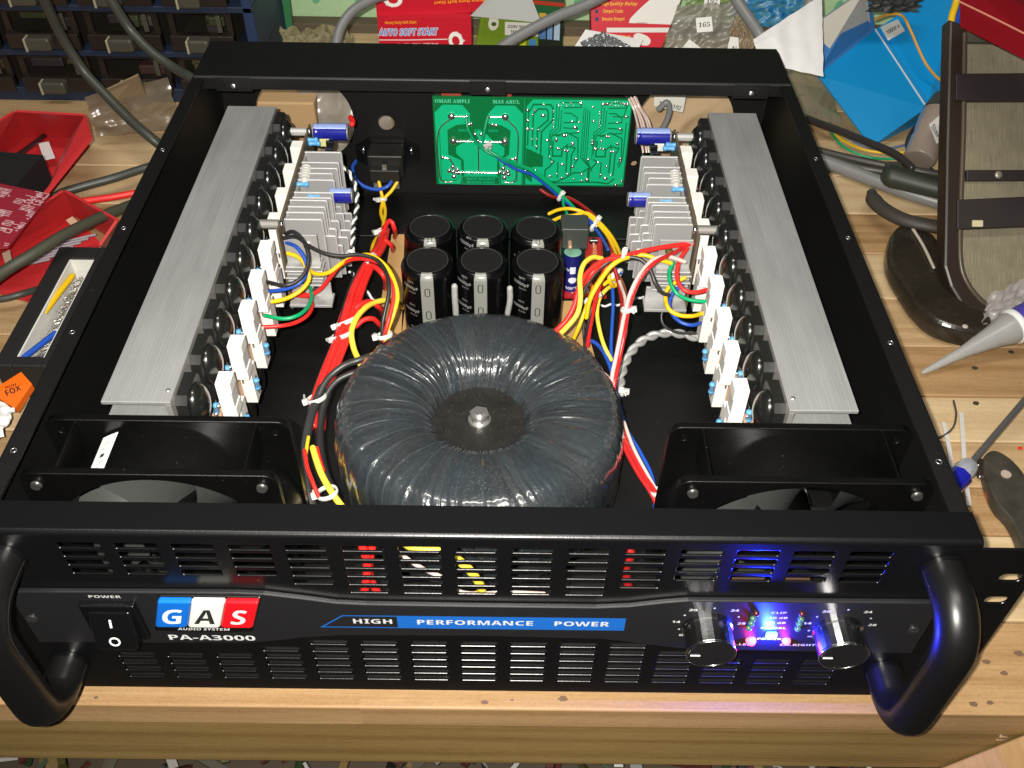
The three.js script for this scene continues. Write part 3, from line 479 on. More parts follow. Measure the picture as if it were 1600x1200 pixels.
  // solder, traced over the photograph's board in units of 1600 x 753
  const at = (a, b) => { const t = (b - 75) / 615, l = 75 + 40 * t, r = 1530 - 60 * t; return [x0 + (a - l) / (r - l) * (x1 - x0), y1 - t * (y1 - y0)]; };
  const so = []; const blob = (a, b, r, sx = 1) => { const [x, y] = at(a, b); so.push(new THREE.SphereGeometry(r * 1.22, 10, 8).scale(sx, 1, 0.75).translate(x, y, z + 0.0004)); };
  const run = (p, r) => so.push(tubePts(p.map(([a, b]) => { const [x, y] = at(a, b); return [x, y, z + 0.0006]; }), r, 3, 6));
  for (const [a, b] of [[215, 205], [605, 205], [230, 375], [605, 372]]) { blob(a, b, 0.0026); blob(a + 8, b - 6, 0.0016); }
  for (const [a, b] of [[235, 595], [600, 600]]) for (const [c, d] of [[0, 0], [-30, -8], [28, -14], [-4, -36], [4, 34], [34, 8]]) blob(a + c, b + d, 0.0017);
  for (const [a, b] of [[325, 205], [487, 205], [412, 372], [388, 325], [432, 325], [345, 258], [360, 255], [512, 258], [540, 262], [155, 492], [683, 492]]) blob(a, b, 0.0014);
  run([[230, 205], [325, 205]], 0.0008); run([[487, 205], [590, 205]], 0.0008); run([[245, 375], [412, 375], [590, 378]], 0.0009); run([[412, 375], [418, 598]], 0.0007); run([[250, 597], [420, 597], [570, 597]], 0.0009);
  run([[205, 225], [130, 290], [130, 560], [155, 668], [225, 668]], 0.00065); run([[620, 222], [692, 295], [692, 540], [675, 668], [605, 665]], 0.00065); run([[155, 492], [205, 500], [235, 545]], 0.0008); run([[683, 492], [640, 500], [600, 545]], 0.0008);
  const pads = [[883, 118], [765, 157], [818, 157], [805, 187], [880, 190], [848, 290], [800, 355], [768, 225], [768, 285], [803, 285], [835, 355], [832, 405], [912, 360], [938, 408], [977, 350], [980, 362], [1098, 375], [1098, 385], [988, 415], [1000, 418], [1040, 430], [1062, 432], [1090, 228], [1143, 232], [1113, 270], [1152, 110], [1138, 297], [1122, 490], [1035, 325], [1050, 325], [930, 478], [950, 515], [1022, 530], [985, 600], [1060, 600], [1020, 630], [935, 618], [1100, 545], [758, 578], [830, 573], [853, 618], [1165, 600], [1165, 650], [1110, 635], [1205, 640], [1248, 225], [1240, 360], [1240, 380], [1265, 415], [1305, 360], [1300, 412], [1320, 415], [1345, 328], [1362, 330], [1422, 378], [1375, 432], [1395, 434], [1445, 485], [1445, 500], [1345, 540], [1285, 512], [1212, 492], [1303, 603], [1378, 600], [1338, 628], [1455, 648], [1418, 232], [1440, 275], [1483, 192], [1470, 108], [1490, 112], [1345, 108], [1315, 110], [1240, 130], [1412, 675], [1060, 600]];
  pads.forEach(([a, b], i) => blob(a, b, 0.00085 + 0.0005 * ((i * 37 % 10) / 10), i % 4 ? 1 : 1.5));
  const sm = rng(4); for (let i = 0; i < 70; i++) { const o = sm() < 0.5 ? 0 : 335; const col = sm() < 0.5; blob(col ? 952 + o + sm() * 6 : 980 + o + sm() * 180, col ? 150 + sm() * 130 : 95 + sm() * 30, 0.0005); }
  add(B, 'solder', merge(so), std([0.78, 0.78, 0.76], 0.22, 0.95));
  for (const x of [-0.033, 0.006]) add(B, 'jack_block', rb(0.016, 0.024, 0.018, 0.001, x, 0.0955, -0.4501 + 0.0005), std([0.32, 0.05, 0.03], 0.5));
  for (const s of [0.02, 0.98]) for (const y of [y0 + 0.004, y1 - 0.004]) add(B, 'standoff', cylZ(0.002, 0.0085, x0 + (x1 - x0) * s, y, z - 0.006, 8), tin);
}
// mains inlet
{
  const I = grp(amp, 'mains_inlet'), x = -0.0868, y = 0.0435;
  const s = new THREE.Shape(); s.moveTo(-0.025, -0.006); s.lineTo(-0.014, -0.013); s.lineTo(0.014, -0.013); s.lineTo(0.025, -0.006); s.lineTo(0.025, 0.006); s.lineTo(0.014, 0.013); s.lineTo(-0.014, 0.013); s.lineTo(-0.025, 0.006); s.closePath();
  add(I, 'flange', new THREE.ExtrudeGeometry(s, { depth: 0.003, bevelEnabled: true, bevelSize: 0.0006, bevelThickness: 0.0006, bevelSegments: 2 }).translate(x, y, -0.4488), gloss);
  add(I, 'inlet_body', merge([rb(0.029, 0.021, 0.02, 0.002, x, y, -0.436), rb(0.024, 0.012, 0.012, 0.001, x, y - 0.004, -0.424)]), std([0.016, 0.015, 0.013], 0.4));
  for (const d of [-0.0195, 0.0195]) add(I, 'screw', new THREE.SphereGeometry(0.0025, 14, 10).scale(1, 1.25, 0.8).translate(x + d, y + 0.0035, -0.4448), chrome);
  for (const [a, b] of [[-0.008, -0.013], [0.009, -0.013], [0, 0.003]]) add(I, 'terminal', box(0.0035, 0.006, 0.001, x + a, y + b, -0.4205), tin);
}

// ---------------------------------------------------------------- the two output stages
{
  const dome = new THREE.SphereGeometry(1, 24, 12, 0, Math.PI * 2, 0, Math.PI / 2).rotateX(Math.PI / 2).scale(0.0104, 0.0126, 0.0066);
  const ts = new THREE.Shape([[-0.0116, -0.0215], [0.0116, -0.0215], [0.0126, -0.012], [0.0126, 0.001], [0.0112, 0.0108], [0.008, 0.0138], [-0.008, 0.0138], [-0.0112, 0.0108], [-0.0126, 0.001], [-0.0126, -0.012]].map(p => new THREE.Vector2(...p)));
  const bodyG = merge([new THREE.ExtrudeGeometry(ts, { depth: 0.0050, bevelEnabled: true, bevelSize: 0.0012, bevelThickness: 0.0007, bevelSegments: 2 }), box(0.0075, 0.0008, 0.0006, -0.003, -0.0125, 0.0050), box(0.0075, 0.0008, 0.0006, 0.0025, -0.0175, 0.0050)]);
  const domeG = dome.clone().translate(0, 0.0005, 0.0054);
  const pinG = merge([-0.0055, 0, 0.0055].map(a => merge([box(0.0012, 0.012, 0.0006, a, -0.0255, 0.002), box(0.0012, 0.0006, 0.005, a, -0.0313, 0.0042)])));
  const ceramicG = merge([rb(0.0068, 0.0258, 0.0104, 0.0004, 0, 0, 0, 1), rb(0.0014, 0.0074, 0.0104, 0.0003, 0.0041, 0.0092, 0, 1), rb(0.0014, 0.0074, 0.0104, 0.0003, 0.0041, -0.0092, 0, 1), box(0.0007, 0.0250, 0.0008, 0.0037, 0, 0.0047), box(0.0007, 0.0250, 0.0008, 0.0037, 0, -0.0047)]);
  const cementG = box(0.0012, 0.0112, 0.0086, 0.0036, 0, 0);
  const legG = merge([cyl(0.0004, 0.006, 0, -0.0145, 0.003, 6), cyl(0.0004, 0.006, 0, -0.0145, -0.003, 6)]);
  const resG = new THREE.LatheGeometry([[0, 0.0046], [0.0014, 0.0043], [0.0019, 0.0033], [0.0019, 0.0023], [0.0014, 0.0017], [0.0014, -0.0017], [0.0019, -0.0023], [0.0019, -0.0033], [0.0014, -0.0043], [0, -0.0046]].map(p => new THREE.Vector2(...p)), 14);
  const bandsG = merge([0.0008, -0.0004, -0.0014, 0.0029].map((y, i) => cyl(i === 3 ? 0.00196 : 0.00147, 0.0004, 0, y, 0, 14)));
  const blueR = std([0.10, 0.34, 0.62], 0.35), bandM = std([0.10, 0.05, 0.03], 0.5);
  for (const s of [-1, 1]) {
    const X = v => s * v, rr = rng(s + 60);
    // U-channel heat sink
    const hs = grp(amp, 'heat_sink');
    const zr = -0.3825, zf = -0.0895, L = zf - zr, zm = (zf + zr) / 2;
    const bu = g => boxUV(g, 3.2, 9, 0, 0, true);
    add(hs, 'top_plate', bu(rb(0.0345, 0.0022, L, 0.0004, X(0.17125), 0.1189, zm)), alu);
    add(hs, 'spine', bu(rb(0.0028, 0.1005, L, 0.0003, X(0.1556), 0.0675, zm)), aluDull);
    for (const y of [0.1075, 0.0275]) add(hs, 'fin', bu(rb(0.0312, 0.002, L - 0.001, 0.0003, X(0.1727), y, zm)), alu);
    add(hs, 'bottom_plate', bu(rb(0.0345, 0.0022, L, 0.0004, X(0.17125), 0.0161, zm)), alu);
    add(hs, 'edge_screw', new THREE.SphereGeometry(0.0013, 10, 6).scale(1, 0.4, 1).translate(X(0.1572), 0.1201, -0.098), tin);
    // board between transistors and resistors
    add(amp, 'output_board', box(0.0016, 0.030, 0.29, X(0.1446), 0.0630, -0.238), copperBoard);
    const nA = 10;
    for (let row = 0; row < 2; row++) for (let i = 0; i < nA; i++) {
      const up = row === 0, z = -0.1065 - 0.0296 * i + (rr() - 0.5) * 0.001, t = grp(amp, 'power_transistor');
      add(t, 'body', bodyG, epoxyMatte); add(t, 'moulded_dome', domeG, epoxy); add(t, 'pins', pinG, tin);
      t.position.set(X(0.1540), up ? 0.1012 : 0.0318, z); t.rotation.set(0, s * -Math.PI / 2, up ? 0 : Math.PI, 'YXZ');
      if (i === nA - 1 && !up) continue;
      // cement resistor and the small blue one beside it
      const zc = -0.1265 - 0.0296 * i + (up ? 0 : -0.010) + (rr() - 0.5) * 0.0016; if (zc < -0.372) continue;
      const c = grp(amp, 'cement_resistor'); add(c, 'case', ceramicG, ceramic); add(c, 'filling', cementG, cement); add(c, 'leads', legG, tin);
      c.position.set(X(up ? 0.1398 : 0.1402), up ? 0.0882 : 0.0592, zc); c.rotation.set((rr() - 0.5) * 0.05, s > 0 ? Math.PI : 0, up ? 0 : Math.PI, 'YXZ');
      if (up || i < 3) {
        const q = grp(amp, 'small_resistor'); add(q, 'resistor_body', resG, blueR); add(q, 'colour_bands', bandsG, bandM);
        add(q, 'leads', cyl(0.0003, 0.015, 0, 0, 0, 6), tin);
q.position.set(X(up ? 0.1462 : 0.1335), up ? 0.0815 : 0.0660, zc + (up ? 0.0046 : 0.0085)); q.rotation.set(0.05, 0, s * 0.1 + (rr() - 0.5) * 0.2);
        if (up) add(amp, 'solder_tab', box(0.0075, 0.0012, 0.0135, X(0.1462), 0.0752, zc + 0.0040), copperBoard);
      }
    }
    const so = []; for (let i = 0; i < 60; i++) so.push(new THREE.SphereGeometry(0.0006 + 0.0006 * rr(), 7, 5).translate(X(0.1436), 0.0865 - 0.004 * rr() * rr(), -0.1 - 0.275 * rr()));
    add(amp, 'solder', merge(so), std([0.75, 0.74, 0.70], 0.25, 0.9));
    // driver board on hexagonal spacers
    const db = grp(amp, 'driver_board'), bx = 0.1318;
    add(db, 'board', box(0.0014, 0.0635, 0.13, X(bx), 0.0757, -0.3155), fr4Edge);
    for (const z of [-0.3715, -0.2590]) { add(db, 'spacer', new THREE.CylinderGeometry(0.0031, 0.0031, 0.022, 6).rotateZ(Math.PI / 2).rotateX(z < -0.3 ? 0.52 : 0).translate(X(0.1434), 0.1065, z), z < -0.3 ? aluBright : aluDull); add(db, 'spacer_screw', merge([new THREE.SphereGeometry(0.0025, 12, 8).scale(0.7, 1, 1).translate(X(0.1305), 0.1065, z)]), chrome); }
    // finned heat sinks standing off the board: [z back, z front, reach, y low, y high, fins]
    const fins = (list, y0, y1) => { // [z, inner end x]
      const g = [], e = [];
      for (const [z, xe] of list) { const w = bx - 0.0010 - xe, xm = X((bx - 0.0010 + xe) / 2); g.push(rb(w, y1 - y0, 0.0014, 0.0002, xm, (y0 + y1) / 2, z, 1)); e.push(rb(w + 0.0002, 0.0011, 0.0018, 0.0005, xm, y1 + 0.0003, z, 2), rb(0.0011, y1 - y0, 0.0018, 0.0005, X(xe), (y0 + y1) / 2, z, 2)); }
       const a = list[0][0], b = list[list.length - 1][0];
      g.push(box(0.0014, y1 - y0 - 0.003, Math.abs(a - b) + 0.0012, X(bx - 0.0015), (y0 + y1) / 2, (a + b) / 2));
      add(db, 'driver_heat_sink', boxUV(merge(g), 6, 6), aluFin); add(db, 'fin_edges', merge(e), aluEdge);
    };
    const Z = v => v[2], x1 = -([-0.1054, 0.1035, -0.3364][0]), x2 = -([-0.1053, 0.1035, -0.3004][0]), x3 = -([-0.1067, 0.1035, -0.2783][0]);
    fins([[Z([-0.1201, 0.1035, -0.3493]), x1], [Z([-0.1182, 0.1035, -0.3361]), x1], [Z([-0.1171, 0.1035, -0.3289]), x1], [Z([-0.1162, 0.1035, -0.3225]), x1 + 0.0025]], 0.056, 0.1032);
    fins([[Z([-0.1202, 0.1, -0.3176]), x2 + 0.001], [Z([-0.1177, 0.102, -0.3024]), x2], [Z([-0.1167, 0.102, -0.2964]), x2]], 0.054, 0.1012);
    fins([[Z([-0.1195, 0.1045, -0.2889]), x3], [Z([-0.1183, 0.1045, -0.2816]), x3], [Z([-0.1173, 0.1045, -0.2752]), x3], [Z([-0.1161, 0.1045, -0.2675]), x3]], 0.060, 0.1042);
    fins([[-0.336, 0.1040], [-0.329, 0.1040], [-0.321, 0.1020], [-0.313, 0.1030], [-0.305, 0.1005]], 0.050, 0.0830);
    fins([[-0.318, 0.0975], [-0.309, 0.0970], [-0.298, 0.0955], [-0.290, 0.0965], [-0.281, 0.0990]], 0.050, 0.0740);
    fins([[-0.292, 0.1015], [-0.283, 0.1020], [-0.275, 0.1010]], 0.052, 0.0860);
    // front stack: smooth cheek with a screw, ribs turned to the front, lower cheek
    add(db, 'cheek_plate', boxUV(merge([rb(0.0215, 0.0225, 0.0018, 0.0004, X(bx - 0.0122), 0.0900, -0.2560, 1)]), 6, 6), aluBright).rotation.set(0, 0, 0);
    for (let k = 0; k < 6; k++) add(db, 'rib_edge', rb(0.0225 + 0.002 * (k % 2), 0.0009, 0.0012, 0.0004, X(bx - 0.0124), 0.0797 - k * 0.0028, -0.2499 + 0.0008 * (k % 2), 1), aluEdge);
    for (let k = 0; k < 6; k++) add(db, 'rib', boxUV(rb(0.0225 + 0.002 * (k % 2), 0.0012, 0.0110, 0.0003, X(bx - 0.0124), 0.0790 - k * 0.0028, -0.2555 + 0.0008 * (k % 2), 1), 6, 6), aluBright);
    add(db, 'cheek_plate', boxUV(rb(0.0265, 0.0110, 0.0018, 0.0004, X(bx - 0.0145), 0.0590, -0.2535, 1), 6, 6), aluBright);
    add(db, 'cheek_plate', boxUV(rb(0.0280, 0.0022, 0.0130, 0.0004, X(bx - 0.0150), 0.0530, -0.2490, 1), 6, 6), aluBright);
    add(db, 'screw', merge([cylZ(0.0026, 0.0014, X(bx - 0.0165), 0.0935, -0.2546, 16), box(0.0036, 0.0006, 0.0005, X(bx - 0.0165), 0.0935, -0.2540)]), chrome);
    add(db, 'screw', merge([cylZ(0.0026, 0.0014, X(bx - 0.0185), 0.0600, -0.2522, 16)]), chrome);
    // film and coil parts near the rear end of the board
    const coil = []; for (let k = 0; k < 5; k++) coil.push(new THREE.TorusGeometry(0.0027, 0.0009, 8, 18).translate(0, 0, k * 0.0022)); coil.push(cylZ(0.0024, 0.013, 0, 0, 0.005, 16), new THREE.SphereGeometry(0.0029, 12, 8).translate(0, 0, 0.0112));
    add(db, 'coil_resistor', merge(coil).rotateX(0.25).translate(X(0.1262), 0.1035, -0.3290), std([0.50, 0.49, 0.46], 0.5));
    const br = [[0.1285, 0.1030, -0.3665, [0.10, 0.34, 0.62]], [0.1265, 0.1015, -0.3640, [0.10, 0.34, 0.62]], [0.1275, 0.0995, -0.3150, [0.10, 0.34, 0.62]], [0.1180, 0.0985, -0.3020, [0.10, 0.34, 0.62]]];
    for (const [x, y, z, c] of br) add(db, 'small_part', resG.clone().rotateZ(Math.PI / 2).translate(X(x), y, z), std(c, 0.4));
    add(db, 'small_part', rb(0.007, 0.006, 0.005, 0.0004, X(0.1200), 0.1000, -0.3700), std(s < 0 ? [0.62, 0.60, 0.25] : [0.7, 0.68, 0.62], 0.5));
    add(db, 'small_part', rb(0.0052, 0.0040, 0.004, 0.0004, X(0.1160), 0.1005, -0.3668), epoxy); add(db, 'small_part', rb(0.0048, 0.004, 0.004, 0.0004, X(0.1160), 0.0985, -0.3605), epoxy);
    // blue cans lying on their sides
    const can = (x0, x1, y, z, r) => {
      const c = grp(amp, 'electrolytic_capacitor'), l = Math.abs(x1 - x0), m = (x0 + x1) / 2, d = Math.sign(x1 - x0);
      const t = cv(256, 256, (k, w, h) => { k.fillStyle = '#1a1f86'; k.fillRect(0, 0, w, h); k.fillStyle = '#8ea2d6'; k.fillRect(0, 0, 40, h); for (const o of [70, 170]) { k.save(); k.translate(150, o); k.rotate(Math.PI / 2); txt(k, '100', 0, -14, 28, '#c8cbe6'); txt(k, '160', 0, 16, 28, '#c8cbe6'); k.restore(); } });
      const g = new THREE.LatheGeometry([[r, -l / 2 + 0.0004], [r, l / 2 - 0.004], [r * 0.9, l / 2 - 0.0032], [r, l / 2 - 0.0022], [r, l / 2 - 0.0006], [r * 0.9, l / 2]].map(p => new THREE.Vector2(...p)), 28, 0.9);
      add(c, 'sleeve', g.rotateZ(d * Math.PI / 2).translate(X(m), y, z), std(0xffffff, 0.25, 0, { map: t, clearcoat: 0.5, clearcoatRoughness: 0.1 }));
      add(c, 'end_cap', merge([cylX(r * 0.92, 0.0008, X(x0 - d * 0.0002), y, z), cylX(r * 0.9, 0.0008, X(x1), y, z)]), aluDull);
    };
    can(0.1035, 0.1275, 0.1055, -0.3735, 0.0061); can(0.0940, 0.1090, 0.0930, -0.3120, 0.0052);
    if (s < 0) add(amp, 'wire', tubePts([[-0.1057, 0.1, -0.4034], [-0.1036, 0.1, -0.3979], [-0.1036, 0.1, -0.3942]], 0.0022, 4, 8), wireM.red, 'red');
  }
}

// ---------------------------------------------------------------- wiring
const W = (c, r, pts, label) => add(amp, 'wire', tubePts(pts, r, 6, 9), wireM[c], (label || c).replace('_', ' ') + ' wire');
// left channel leads
W('black', 0.0013, [[-0.1297, 0.1, -0.2569], [-0.1227, 0.105, -0.2535], [-0.1155, 0.103, -0.247], [-0.1114, 0.098, -0.2367], [-0.1127, 0.093, -0.2283], [-0.1178, 0.09, -0.2225], [-0.1246, 0.089, -0.2199], [-0.1357, 0.087, -0.2252], [-0.1475, 0.085, -0.2306]]);
W('black', 0.0013, [[-0.1291, 0.1, -0.2535], [-0.1206, 0.104, -0.2496], [-0.1097, 0.104, -0.2392], [-0.1001, 0.103, -0.2342], [-0.0906, 0.102, -0.2332], [-0.0795, 0.103, -0.2334], [-0.0682, 0.102, -0.2298], [-0.0609, 0.1, -0.2187], [-0.0586, 0.096, -0.2072], [-0.0602, 0.09, -0.1994], [-0.0621, 0.083, -0.1928], [-0.0627, 0.075, -0.189], [-0.0658, 0.06, -0.1949]]);
W('blue', 0.0013, [[-0.1286, 0.095, -0.2555], [-0.1213, 0.096, -0.2496], [-0.1159, 0.093, -0.2431], [-0.1132, 0.088, -0.2346], [-0.1167, 0.085, -0.2287], [-0.1239, 0.082, -0.226], [-0.1326, 0.079, -0.2269], [-0.142, 0.077, -0.2285]]);
W('yellow', 0.0014, [[-0.1277, 0.09, -0.2508], [-0.1206, 0.09, -0.2469], [-0.114, 0.089, -0.2379], [-0.112, 0.085, -0.232], [-0.1151, 0.082, -0.2262], [-0.1224, 0.079, -0.2215], [-0.1307, 0.076, -0.2206], [-0.14, 0.074, -0.2215]]);
W('green', 0.0013, [[-0.1274, 0.06, -0.2623], [-0.1191, 0.063, -0.2527], [-0.114, 0.066, -0.2386], [-0.114, 0.068, -0.2242], [-0.1184, 0.07, -0.2137], [-0.1259, 0.07, -0.2105], [-0.1391, 0.07, -0.2133]]);
W('red', 0.0013, [[-0.1291, 0.055, -0.2576], [-0.1194, 0.058, -0.2475], [-0.1141, 0.06, -0.2368], [-0.115, 0.062, -0.223], [-0.1209, 0.063, -0.215], [-0.1285, 0.065, -0.2095], [-0.1402, 0.066, -0.207]]);
W('red', 0.0014, [[-0.13, 0.058, -0.2479], [-0.1189, 0.062, -0.2427], [-0.1102, 0.066, -0.2432], [-0.1025, 0.075, -0.2441], [-0.0955, 0.085, -0.2434], [-0.0871, 0.094, -0.2392], [-0.077, 0.1, -0.2335], [-0.0668, 0.1, -0.2299], [-0.0594, 0.098, -0.2212], [-0.056, 0.095, -0.2115], [-0.0563, 0.09, -0.2024], [-0.059, 0.083, -0.1929], [-0.0616, 0.075, -0.1891], [-0.065, 0.06, -0.1949]]);
W('yellow', 0.0014, [[-0.1168, 0.082, -0.2468], [-0.1093, 0.082, -0.2404], [-0.1008, 0.085, -0.2381], [-0.0926, 0.09, -0.241], [-0.0835, 0.097, -0.2386], [-0.0727, 0.1015, -0.2349], [-0.0621, 0.1, -0.2262], [-0.0553, 0.096, -0.2133], [-0.0537, 0.092, -0.2055], [-0.0558, 0.086, -0.1982], [-0.0594, 0.078, -0.1927], [-0.061, 0.072, -0.1889], [-0.0644, 0.058, -0.1954]]);
add(amp, 'wire', twist([[-0.1102, 0.092, -0.3556], [-0.1022, 0.09, -0.3481], [-0.0952, 0.085, -0.3349], [-0.093, 0.08, -0.3203], [-0.0936, 0.076, -0.3031], [-0.0919, 0.074, -0.2804], [-0.0933, 0.066, -0.2747]], 0.0010, 0.0008, 9, 0), wireM.white, 'white signal wire');
add(amp, 'wire', twist([[-0.1102, 0.092, -0.3556], [-0.1022, 0.09, -0.3481], [-0.0952, 0.085, -0.3349], [-0.093, 0.08, -0.3203], [-0.0936, 0.076, -0.3031], [-0.0919, 0.074, -0.2804], [-0.0933, 0.066, -0.2747]], 0.0009, 0.0008, 9, 3.1), wireM.black, 'black signal wire');
add(amp, 'wire', twist([[-0.0961, 0.05, -0.2831], [-0.0932, 0.03, -0.2946], [-0.0857, 0.02, -0.2925], [-0.074, 0.015, -0.2873], [-0.0587, 0.01, -0.2935]], 0.0010, 0.0008, 5, 0), wireM.white, 'white signal wire');
add(amp, 'wire', twist([[-0.0961, 0.05, -0.2831], [-0.0932, 0.03, -0.2946], [-0.0857, 0.02, -0.2925], [-0.074, 0.015, -0.2873], [-0.0587, 0.01, -0.2935]], 0.0009, 0.0008, 5, 3.1), wireM.grey, 'black signal wire');
// mains leads
W('blue', 0.0016, [[-0.112, 0.0419, -0.437], [-0.1139, 0.0403, -0.43], [-0.1107, 0.0354, -0.421], [-0.1028, 0.0315, -0.416], [-0.0929, 0.0306, -0.414], [-0.0846, 0.0331, -0.415], [-0.0817, 0.0353, -0.419]]);
W('yellow', 0.0014, [[-0.092, 0.0352, -0.419], [-0.0904, 0.0294, -0.414], [-0.0889, 0.0249, -0.41], [-0.0855, 0.023, -0.395], [-0.0848, 0.0249, -0.375], [-0.084, 0.0285, -0.36]]);
W('yellow', 0.0014, [[-0.0771, 0.0348, -0.419], [-0.0817, 0.0296, -0.414], [-0.0873, 0.0249, -0.41], [-0.089, 0.0229, -0.395], [-0.0843, 0.0249, -0.375], [-0.083, 0.0285, -0.36]]);
W('yellow', 0.0015, [[-0.084, 0.0285, -0.36], [-0.0878, 0.0325, -0.34], [-0.0874, 0.0349, -0.325], [-0.0845, 0.0389, -0.31]]);
W('yellow', 0.0015, [[-0.083, 0.0285, -0.36], [-0.0851, 0.0313, -0.34], [-0.0847, 0.0332, -0.325], [-0.0823, 0.0378, -0.31]]);
// thick red secondary bundle
{
  const c = [[-0.0794, 0.042, -0.3447], [-0.0788, 0.05, -0.3135], [-0.0818, 0.056, -0.2908], [-0.0856, 0.058, -0.2684], [-0.0883, 0.058, -0.2481], [-0.0897, 0.057, -0.2281], [-0.0927, 0.055, -0.2057], [-0.0963, 0.052, -0.1884], [-0.099, 0.05, -0.1724], [-0.1007, 0.047, -0.1601], [-0.0997, 0.044, -0.143]];
  const o = [[-0.0030, 0, 0.0006], [-0.0008, 0.0022, 0], [0.0016, 0.0002, 0.001], [0.0036, -0.0012, 0], [-0.0044, -0.0018, 0.001], [0.0010, -0.0030, 0.0014]], m = ['red', 'red', 'red', 'red', 'grey', 'red'];
  o.forEach((d, k) => W(m[k], 0.0019, c.map((p, i) => { const w = Math.min(1, 0.55 + i * 0.11); return [p[0] + d[0] * w, p[1] + d[1] * w, p[2] + d[2] * w]; })));
}
W('grey', 0.0021, [[-0.0867, 0.05, -0.2941], [-0.0907, 0.053, -0.2746], [-0.0931, 0.053, -0.2587], [-0.0945, 0.052, -0.2486], [-0.095, 0.051, -0.2419]], 'black sleeved');
W('red', 0.0019, [[-0.095, 0.051, -0.2419], [-0.0965, 0.05, -0.2296], [-0.0982, 0.048, -0.2072]]);
W('red', 0.0017, [[-0.0778, 0.05, -0.3305], [-0.0748, 0.058, -0.3304], [-0.0719, 0.06, -0.33], [-0.0698, 0.055, -0.3284], [-0.0741, 0.026, -0.3563]]);
W('red', 0.0016, [[-0.0753, 0.05, -0.3197], [-0.072, 0.046, -0.3198], [-0.0739, 0.026, -0.3394]]);
W('red', 0.0018, [[-0.0818, 0.058, -0.281], [-0.0753, 0.062, -0.2718], [-0.071, 0.06, -0.2669], [-0.0753, 0.026, -0.2948]]);
W('red', 0.0018, [[-0.0888, 0.055, -0.2323], [-0.0845, 0.058, -0.2378], [-0.0782, 0.057, -0.2436], [-0.0728, 0.05, -0.2462], [-0.0748, 0.026, -0.2675]]);
W('red', 0.0017, [[-0.0852, 0.052, -0.2245], [-0.0805, 0.054, -0.2285], [-0.0751, 0.053, -0.2311], [-0.0716, 0.045, -0.2345], [-0.0732, 0.026, -0.2514]]);
W('pale_yellow', 0.0019, [[-0.0619, 0.024, -0.277], [-0.0632, 0.04, -0.2635], [-0.0688, 0.05, -0.2535], [-0.0769, 0.056, -0.2423], [-0.0826, 0.059, -0.229], [-0.0851, 0.059, -0.2196], [-0.0861, 0.057, -0.2127], [-0.0836, 0.053, -0.2021], [-0.0792, 0.05, -0.1931], [-0.0766, 0.04, -0.1896]]);
// primary leads and sleeves at the transformer's left flank
W('grey', 0.0021, [[-0.0702, 0.062, -0.1864], [-0.0775, 0.062, -0.1823], [-0.086, 0.06, -0.1797], [-0.093, 0.057, -0.1749], [-0.0978, 0.054, -0.1679], [-0.1006, 0.05, -0.1599]], 'black sleeved');
W('grey', 0.0019, [[-0.0728, 0.058, -0.1781], [-0.0819, 0.057, -0.1756], [-0.0894, 0.055, -0.172], [-0.0944, 0.052, -0.1661], [-0.0973, 0.048, -0.1592]], 'black sleeved');
W('grey', 0.0028, [[-0.0989, 0.052, -0.1682], [-0.1012, 0.05, -0.1583], [-0.1027, 0.049, -0.1451], [-0.1031, 0.047, -0.1292], [-0.1021, 0.045, -0.114], [-0.0981, 0.042, -0.0978], [-0.0925, 0.038, -0.0853], [-0.0865, 0.036, -0.0738]], 'black sleeved');
W('black', 0.0027, [[-0.0953, 0.05, -0.1654], [-0.0972, 0.047, -0.1549], [-0.0972, 0.044, -0.1421], [-0.0948, 0.042, -0.1263], [-0.0892, 0.04, -0.1089], [-0.0819, 0.037, -0.0952], [-0.0738, 0.035, -0.0835]], 'black sleeved');
W('pale_yellow', 0.0019, [[-0.0978, 0.049, -0.1226], [-0.0946, 0.049, -0.114], [-0.0907, 0.047, -0.1054], [-0.085, 0.045, -0.0961], [-0.0786, 0.042, -0.0882], [-0.0712, 0.04, -0.0806]]);
W('yellow', 0.0010, [[-0.1008, 0.052, -0.1282], [-0.1009, 0.051, -0.1232], [-0.1009, 0.05, -0.1178]]);
W('red', 0.0012, [[-0.1017, 0.051, -0.1189], [-0.0985, 0.05, -0.1074], [-0.0938, 0.049, -0.0968], [-0.0904, 0.046, -0.0903]]);
W('red', 0.0012, [[-0.0958, 0.048, -0.1235], [-0.0928, 0.047, -0.1148], [-0.0905, 0.045, -0.1094]]);
W('clear', 0.0009, [[-0.1044, 0.04, -0.1035], [-0.0987, 0.04, -0.0999], [-0.0927, 0.042, -0.0947]], 'pale pink');
// signal lead from the input board
const sig = d => [[-0.0218, 0.0821, -0.4365], [-0.0203, 0.0747, -0.433], [-0.0149, 0.0646, -0.431], [-0.0073, 0.0573, -0.43], [0.0019, 0.0535, -0.427], [0.0147, 0.0516, -0.42], [0.0298, 0.0517, -0.41], [0.0421, 0.0506, -0.395], [0.0519, 0.0516, -0.378]].map(p => [p[0] + d[0], p[1] + d[1], p[2] + (d[2] || 0)]);
W('green', 0.0012, [...sig([0, 0.0008]), [0.058, 0.0508, -0.37], [0.0621, 0.0506, -0.362]]);
W('green', 0.0012, [[-0.0048, 0.084, -0.4365], [-0.0073, 0.0738, -0.432], [-0.0083, 0.0636, -0.43], ...sig([0.0018, 0.0016, 0.001]).slice(4), [0.0536, 0.0509, -0.368], [0.0557, 0.0536, -0.35], [0.056, 0.0543, -0.333], [0.0561, 0.0579, -0.315]]);
